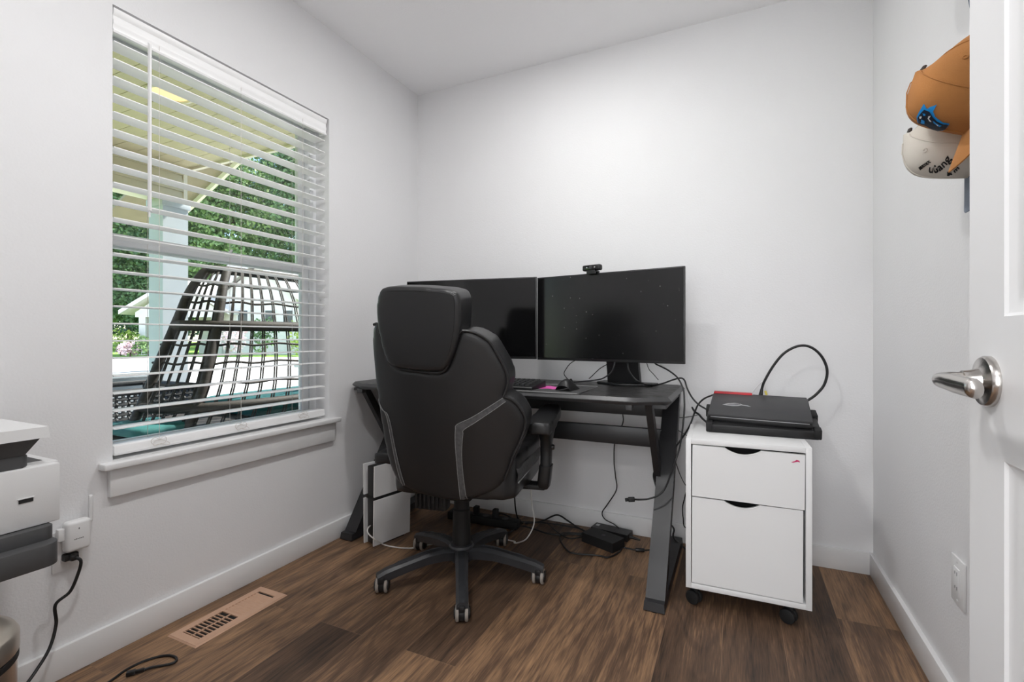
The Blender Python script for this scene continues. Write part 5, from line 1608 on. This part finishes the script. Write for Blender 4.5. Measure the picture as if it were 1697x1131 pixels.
# outer beam clad in lap siding, with corner board
b = MB()
for k in range(4):
    z1 = PZC - k * .068
    b.hexa([(PXO - .005, -1.5, z1 - .068), (PXO + .020, -1.5, z1 - .068), (PXO + .020, PYE - .03, z1 - .068), (PXO - .005, PYE - .03, z1 - .068),
            (PXO - .005, -1.5, z1), (PXO + .008, -1.5, z1), (PXO + .008, PYE - .03, z1), (PXO - .005, PYE - .03, z1)])
b.box(PXO - .14, PXO - .005, -1.5, PYE - .03, PZC - .26, PZC)
b.done('beam', M['siding'], pc_, smooth=False)
b = MB(); b.box(PXO - .14, PXO + .02, PYE - .03, PYE, PZC - .29, PZC + .02); b.box(PXO - .14, PXO + .03, -1.5, PYE, PZC - .30, PZC - .27); b.done('corner_board', M['cream'], pc_, smooth=False)
# gable eave running down and outward past the post
e0, e1 = Vector((-3.5, PYE, 3.07)), Vector((-5.5, PYE, 2.12))
b = MB(); b.hexa([(e1.x, PYE + .03, e1.z), (e0.x, PYE + .03, e0.z), (e0.x, PYE + .55, e0.z), (e1.x, PYE + .55, e1.z), (e1.x, PYE + .03, e1.z + .03), (e0.x, PYE + .03, e0.z + .03), (e0.x, PYE + .55, e0.z + .03), (e1.x, PYE + .55, e1.z + .03)])
bm_e = b; b.done('eave_boards', M['eave'], pc_, smooth=False)
b = MB(); b.hexa([(e1.x, PYE + .55, e1.z - .05), (e0.x, PYE + .55, e0.z - .05), (e0.x, PYE + .58, e0.z - .05), (e1.x, PYE + .58, e1.z - .05), (e1.x, PYE + .55, e1.z + .06), (e0.x, PYE + .55, e0.z + .06), (e0.x, PYE + .58, e0.z + .06), (e1.x, PYE + .58, e1.z + .06)]); b.done('rake_board', M['cream'], pc_, smooth=False)

pl_ = thing('porch_light', 'round recessed light in the tan porch ceiling outside', 'porch light', (-2.98, 1.70, PZC))
b = MB(); b.lathe([(.115, 0), (.115, -.008), (.098, -.012), (.092, -.004), (.092, 0)], Matrix.Translation((-2.98, 1.70, PZC)), 40); b.done('trim_ring', M['cream'], pl_)
b = MB(); b.lathe([(0, -.002), (.094, -.002), (.094, -.0005), (0, -.0005)], Matrix.Translation((-2.98, 1.70, PZC)), 40); b.done('lens', M['porch_glow'], pl_)

pp_ = thing('porch_post', 'square pale blue-grey porch post outside the window', 'post', (PXO - .05, PYE - .11, -.06))
b = MB(); b.box(PXO - .145, PXO + .045, PYE - .205, PYE - .01, -.06, PZC - .30); b.done('shaft', M['post_paint'], pp_, smooth=False)
b = MB(); b.box(PXO - .165, PXO + .065, PYE - .225, PYE + .01, -.06, .10, bev=.004); b.box(PXO - .16, PXO + .06, PYE - .22, PYE + .005, PZC - .36, PZC - .30, bev=.004); b.done('collar', M['post_paint'], pp_)

def half_wall(nm, lab, x0, x1, y0, y1):
    t = thing(nm, lab, 'railing', ((x0 + x1) / 2, (y0 + y1) / 2, -.06))
    b = MB(); b.box(x0, x1, y0, y1, -.06, .66); b.done('panel', M['post_paint'], t, smooth=False)
    b = MB(); b.box(x0 - .03, x1 + .03, y0 - .03, y1 + .03, .66, .70, bev=.005); b.done('cap_rail', M['post_paint'], t)
half_wall('porch_railing', 'pale low porch wall left of the porch post', PXO - .08, PXO, -1.4, PYE - .26)
half_wall('porch_railing', 'pale low porch wall behind the wicker egg chair', PXO + .12, -2.2, 3.56, 3.64)

# wicker egg chair with cushions
EC = Vector((-2.85, 2.45, 0))
eg = thing('wicker_egg_chair', 'dark brown double wicker egg chair seen from behind on the porch', 'wicker chair', (EC.x, EC.y, -.06), R_(0))
levels = [(1.375, .60, .05, .03), (1.365, .64, .12, .03), (1.30, .69, .20, .02), (1.20, .74, .28, .01), (1.035, .80, .36, 0), (.86, .87, .42, 0), (.70, .93, .45, 0), (.58, .98, .45, 0), (.48, 1.02, .43, 0)]
def ring(z):
    for (za, aa, ba, sa), (zb_, ab, bb_, sb) in zip(levels, levels[1:]):
        if za >= z >= zb_:
            q = (za - z) / (za - zb_)
            return aa + (ab - aa) * q, ba + (bb_ - ba) * q, sa + (sb - sa) * q
    return levels[-1][1:]
def egg(a, z, k=1.0):
    ra, rb, s = ring(z)
    ca, sa = math.cos(a), math.sin(a)
    return Vector((EC.x + s + rb * k * math.copysign(abs(ca) ** .75, ca), EC.y + ra * k * math.copysign(abs(sa) ** .75, sa), z))
zs = [1.375, 1.365, 1.30, 1.20, 1.12, 1.035, .95, .86, .78, .70, .64, .58, .53, .48]
for a in (-90, -58, 60, 90):
    b = MB(); b.tube([egg(R_(a), z) for z in zs], .024, 10, n=3); b.done('frame_tube', M['wicker'], eg)
for z, r in ((1.368, .026), (1.035, .030), (.60, .026), (.48, .032)):
    b = MB(); b.tube([egg(R_(-90 + k * 10), z, 1.0) for k in range(19)], r, 10, n=2); b.done('frame_ring', M['wicker'], eg)
for k in range(30):
    a = -86 + k * (176 / 29)
    if any(abs(a - q) < 2 for q in (-90, -58, 60, 90)):
        continue
    b = MB()
    for da in (-.5, .5):
        b.tube([egg(R_(a + da), z, .995) for z in zs], .0045, 5, n=2)
    b.done('woven_strand', M['wicker'], eg)
for z in (1.27, 1.17, .93, .83, .72):
    b = MB(); b.tube([egg(R_(-96 + k * 6), z + .006 * math.sin(k * 1.7), .993) for k in range(33)], .0065, 6, n=2); b.done('woven_band', M['wicker'], eg)
b = MB(); b.lathe([(0, 0), (.40, 0), (.43, .02), (.43, .05), (.40, .06), (0, .06)], Matrix.Translation((EC.x, EC.y - .08, .425)) @ Matrix.Diagonal((1, 2.55, 1, 1)), 40); b.done('seat_pan', M['wicker'], eg)
for sx in (-1, 1):
    for sy in (-1, 1):
        b = MB(); b.cyl((EC.x + sx * .30, EC.y + sy * .7, -.06), (EC.x + sx * .28, EC.y + sy * .66, .47), .022); b.done('leg', M['wicker'], eg)
def cushion(lab, c, sx, sy, sz, rx=0, rz=0):
    o = [(-sx, -sy), (0, -sy * 1.03), (sx, -sy), (sx * 1.03, 0), (sx, sy), (0, sy * 1.03), (-sx, sy), (-sx * 1.03, 0)]
    me = pillow(o, -sz, sz, .022, 12, 4)
    T = Matrix.Translation(c) @ Matrix.Rotation(rz, 4, 'Z') @ Matrix.Rotation(rx, 4, 'X') @ Matrix(((1, 0, 0, 0), (0, 0, 1, 0), (0, 1, 0, 0), (0, 0, 0, 1)))
    b = MB(); b.mesh_from(me, T); bmesh.ops.recalc_face_normals(b.bm, faces=b.bm.faces[:])
    tag(b.done('seat_cushion', M['teal'], loc=tuple(c), ang=70), lab, 'cushion')
cushion('teal cushion inside the wicker egg chair behind its strands', (EC.x - .02, EC.y + .16, .535), .30, .60, .05)
cushion('teal cushion at the near left end of the wicker egg chair', (EC.x + .10, EC.y - 1.0, .51), .17, .14, .028)

# woven ottoman behind the egg chair
wo = thing('wicker_armchair', 'charcoal lattice wicker armchair on the porch beyond the egg chair', 'wicker chair', (-3.72, 1.72, -.06))
def lattice(o, u, v, nu, nv, wd):
    o, u, v = Vector(o), Vector(u), Vector(v)
    b = MB()
    nrm = u.cross(v).normalized()
    for i in range(nu + 1):
        q = o + u * (i / nu)
        b.tube([q + v * (k / (nv * 2)) + nrm * (.004 * (1 if (i + k) % 2 else -1)) for k in range(nv * 2 + 1)], wd, 5, n=0)
    for j in range(nv + 1):
        q = o + v * (j / nv)
        b.tube([q + u * (k / nu) + nrm * (.004 * (-1 if (j * 2 + k) % 2 else 1)) for k in range(nu + 1)], wd * 1.2, 5, n=0)
    return b
b = lattice((-3.42, 1.28, -.0), (0, .86, 0), (0, 0, .62), 26, 20, .0095); b.done('woven_side', M['lattice'], wo)
b = lattice((-4.05, 1.28, -.0), (.63, 0, 0), (0, 0, .62), 20, 20, .0095); b.done('woven_side', M['lattice'], wo)
b = lattice((-4.05, 2.14, -.0), (.63, 0, 0), (0, 0, .62), 20, 20, .0095); b.done('woven_side', M['lattice'], wo)
b = MB(); b.tube([(-3.42, 1.28, .63), (-3.42, 2.14, .63), (-4.05, 2.14, .63), (-4.05, 1.28, .63)], .02, 8, closed=True, n=0); b.done('top_rail', M['lattice'], wo)
for x in (-3.43, -4.04):
    for y in (1.29, 2.13):
        b = MB(); b.cyl((x, y, -.06), (x, y, .63), .018); b.done('leg', M['lattice'], wo)
b = MB(); b.box(-4.03, -3.45, 1.30, 2.12, .30, .34); b.done('seat_panel', M['lattice'], wo)

# ------------------------------------------------------------------ house across the street (placed along the view, real size)
def far(d, l, z):
    q = _R * l + _F * d
    return Vector((q.x, q.y, z))
HT = Matrix(((_R.x, _F.x, 0, 0), (_R.y, _F.y, 0, 0), (0, 0, 1, 0), (0, 0, 0, 1)))   # local x right, y away, z up
hs = thing('house', 'single-storey white house with grey gable roofs across the street', 'house', tuple(far(30, -13, -.02)))
def LX(px, d): return (px - CX) / FPX * d
def LZ_(py, d): return EYE - (py - CY) / FPX * d
D = 28.0
b = MB()
b.box(LX(330, D), LX(620, D), D, D + 8, -.02, LZ_(505, D), HT)
b.done('wall', M['house_wall'], hs, smooth=False)
b = MB()
xl, xr = LX(312, D), LX(640, D)
b.hexa([(xl, D - .6, LZ_(500, D)), (xr, D - .6, LZ_(500, D)), (xr, D + 4, LZ_(425, D)), (xl, D + 4, LZ_(425, D)), (xl, D - .6, LZ_(497, D)), (xr, D - .6, LZ_(497, D)), (xr, D + 4, LZ_(421, D)), (xl, D + 4, LZ_(421, D))], Mx=HT)
b.done('roof', M['house_roof'], hs, smooth=False)
# front gable
G0 = D - 1.6
gx0, gx1, gxm = LX(356, G0), LX(500, G0), LX(428, G0)
zt, ze = LZ_(436, G0), LZ_(497, G0)
b = MB(); b.prism([(gx0 + .3, -.02), (gx1 - .3, -.02), (gx1 - .3, ze + .2), (gxm, zt - .15), (gx0 + .3, ze + .2)], 2.0, HT @ Matrix(((1, 0, 0, 0), (0, 0, 1, G0), (0, 1, 0, 0), (0, 0, 0, 1)))); b.done('gable_wall', M['house_wall'], hs, smooth=False)
for s, gx in ((-1, gx0), (1, gx1)):
    b = MB(); b.hexa([(gx, G0 - .35, ze), (gxm, G0 - .35, zt), (gxm, G0 + 4, zt), (gx, G0 + 4, ze), (gx, G0 - .35, ze + .16), (gxm, G0 - .35, zt + .16), (gxm, G0 + 4, zt + .16), (gx, G0 + 4, ze + .16)], Mx=HT); b.done('gable_roof', M['house_roof'], hs, smooth=False)
    b = MB(); b.hexa([(gx, G0 - .42, ze - .05), (gxm, G0 - .42, zt - .05), (gxm, G0 - .35, zt - .05), (gx, G0 - .35, ze - .05), (gx, G0 - .42, ze + .20), (gxm, G0 - .42, zt + .20), (gxm, G0 - .35, zt + .20), (gx, G0 - .35, ze + .20)], Mx=HT); b.done('rake_trim', M['trim'], hs, smooth=False)
for px in (395, 440, 470):
    b = MB(); b.box(LX(px, G0), LX(px + 16, G0), G0 - .03, G0, LZ_(545, G0), LZ_(515, G0), HT); wp = b.done('window', M['house_window'], hs, smooth=False)
    b = MB(); x0, x1, z0, z1 = LX(px, G0), LX(px + 16, G0), LZ_(545, G0), LZ_(515, G0)
    for a in ((x0 - .06, x0, z0 - .06, z1 + .06), (x1, x1 + .06, z0 - .06, z1 + .06), (x0, x1, z0 - .06, z0), (x0, x1, z1, z1 + .06)):
        b.box(a[0], a[1], G0 - .06, G0, a[2], a[3], HT)
    b.done('window_trim', M['trim'], wp, smooth=False)
# entry porch of the house: small gable on posts
E0 = D - 2.2
ex0, exm, ex1 = LX(206, E0), LX(296, E0), LX(386, E0)
et, ee = LZ_(468, E0), LZ_(518, E0)
b = MB(); b.prism([(LX(224, E0), ee), (LX(368, E0), ee), (exm, et - .1)], .25, HT @ Matrix(((1, 0, 0, 0), (0, 0, 1, E0), (0, 1, 0, 0), (0, 0, 0, 1)))); b.done('porch_gable', M['house_wall'], hs, smooth=False)
for gx in (ex0, ex1):
    b = MB(); b.hexa([(gx, E0 - .4, ee - .12), (exm, E0 - .4, et), (exm, E0 + 4, et), (gx, E0 + 4, ee - .12), (gx, E0 - .4, ee + .1), (exm, E0 - .4, et + .22), (exm, E0 + 4, et + .22), (gx, E0 + 4, ee + .1)], Mx=HT); b.done('porch_roof', M['house_wall'], hs, smooth=False)
b = MB(); b.box(LX(224, E0), LX(368, E0), E0, E0 + .25, LZ_(526, E0), ee, HT); b.done('porch_beam', M['house_wall'], hs, smooth=False)
for px in (230, 264, 350):
    b = MB(); b.box(LX(px, E0), LX(px + 11, E0), E0, E0 + .35, -.02, LZ_(526, E0), HT); b.done('porch_column', M['house_wall'], hs, smooth=False)

# ------------------------------------------------------------------ trees and shrubs
def leafy(b, c, rx, ry, rz, n, s, rnd):
    for _ in range(n):
        u, th = rnd.uniform(-1, 1), rnd.uniform(0, 2 * math.pi)
        k = rnd.uniform(.45, 1.0) ** .5
        w = math.sqrt(1 - u * u)
        p = Vector((c[0] + rx * k * w * math.cos(th), c[1] + ry * k * w * math.sin(th), c[2] + rz * k * u))
        d = Vector((rnd.uniform(-1, 1), rnd.uniform(-1, 1), rnd.uniform(-.4, 1))).normalized()
        e = d.orthogonal().normalized(); f_ = d.cross(e)
        q = rnd.uniform(0, 6.28); e, f_ = e * math.cos(q) + f_ * math.sin(q), f_ * math.cos(q) - e * math.sin(q)
        ss = s * rnd.uniform(.6, 1.3)
        vv = [b.verts.new(p + e * ss), b.verts.new(p + f_ * ss * .55), b.verts.new(p - e * ss), b.verts.new(p - f_ * ss * .55)]
        b.faces.new(vv)
def tree(nm, lab, px, d, h, r, m, conifer, seed, group=None):
    rnd = random.Random(seed)
    base = far(d, LX(px, d), -.02)
    t = thing(nm, lab, 'tree', tuple(base), 0, group)
    b = bmesh.new()
    if conifer:
        for k in range(14):
            q = k / 13
            z = h * (.10 + .88 * q)
            rr = r * (1.02 - q) + .25
            for j in range(7 if q < .8 else 3):
                a = rnd.uniform(0, 6.28)
                leafy(b, (base.x + rr * .5 * math.cos(a), base.y + rr * .5 * math.sin(a), z), rr * .6, rr * .6, h * .06, 260, .20, rnd)
    else:
        for k in range(30):
            q = rnd.uniform(0.06, 1)
            z = h * (.12 + .82 * q)
            rr = r * math.sin(math.pi * min(1, .2 + .72 * q)) 
            a = rnd.uniform(0, 6.28); k2 = rnd.uniform(.2, .8)
            leafy(b, (base.x + rr * k2 * math.cos(a), base.y + rr * k2 * math.sin(a), z), r * .45, r * .45, h * .11, 800, .19, rnd)
    mb = MB(); tm = bpy.data.meshes.new('t'); b.to_mesh(tm); b.free(); mb.bm.from_mesh(tm); bpy.data.meshes.remove(tm)
    mb.done('crown', m, t, smooth=False)
    mb = MB(); mb.cyl(base, base + Vector((0, 0, h * .8)), .28, .08, seg=12); mb.done('trunk', M['bark'], t)
labs = ['pale green leafy tree at the left end of the trees outside', 'dark conifer standing behind the porch gable of the house', 'mid green broad tree left of the porch post',
        'tall conifer just right of the porch post', 'pale green leafy tree above the roof of the house', 'tall dark conifer behind the house gable', 'mid green broad tree at the right end seen in window',
        'conifer hidden farther left beyond the porch', 'conifer hidden farther right beyond the porch']
specs = [(140, 44, 15, 4.6, 'leaf_b', False), (215, 60, 24, 5.0, 'leaf_c', True), (262, 44, 18, 4.8, 'leaf_a', False), (335, 60, 23, 5.4, 'leaf_c', True), (385, 44, 17.5, 5.0, 'leaf_b', False),
         (450, 60, 26, 6, 'leaf_c', True), (506, 44, 19, 5.0, 'leaf_a', False), (70, 60, 22, 5.4, 'leaf_c', True), (575, 60, 22, 5.4, 'leaf_c', True)]
for i, (px, d, h, r, mm, cf) in enumerate(specs):
    tree('conifer_tree' if cf else 'leafy_tree', labs[i], px, d, h, r, M[mm], cf, 40 + i, 'trees behind the house')
def shrub(lab, px, d, h, r, m, seed):
    rnd = random.Random(seed)
    base = far(d, LX(px, d), -.02)
    t = thing('garden_shrub', lab, 'shrub', tuple(base), 0, 'shrubs before the house')
    b = bmesh.new()
    for k in range(7):
        a = rnd.uniform(0, 6.28)
        leafy(b, (base.x + r * .5 * math.cos(a), base.y + r * .5 * math.sin(a), base.z + h * rnd.uniform(.35, .75)), r * .6, r * .6, h * .35, 60, .085, rnd)
    mb = MB(); tm = bpy.data.meshes.new('t'); b.to_mesh(tm); b.free(); mb.bm.from_mesh(tm); bpy.data.meshes.remove(tm)
    mb.done('foliage', m, t, smooth=False)
    mb = MB(); mb.cyl(base, base + Vector((0, 0, h * .5)), .04, .02, seg=8); mb.done('stem', M['bark'], t)
for i, (lab, px, d, h, r, mm) in enumerate((('yellow-green shrub at the left edge of the far lawn', 200, 25, 1.5, .8, 'leaf_d'), ('pink-white flowering shrub by the far porch column', 216, 23.2, .8, .5, 'bloom'), ('pale green shrub in front of the far porch', 246, 23.2, 1.0, .6, 'leaf_b'),
                                      ('yellow-green shrub between the far porch columns', 285, 24.2, 1.3, .6, 'leaf_d'), ('pink flowering shrub behind the egg chair', 378, 23.5, 1.7, .8, 'bloom'), ('tall green shrub at the right of the far house', 440, 24, 1.9, .6, 'leaf_a'), ('green shrub at the right edge seen through the egg chair', 500, 24, 2.0, .65, 'leaf_d'))):
    shrub(lab, px, d, h, r, M[mm], 80 + i)
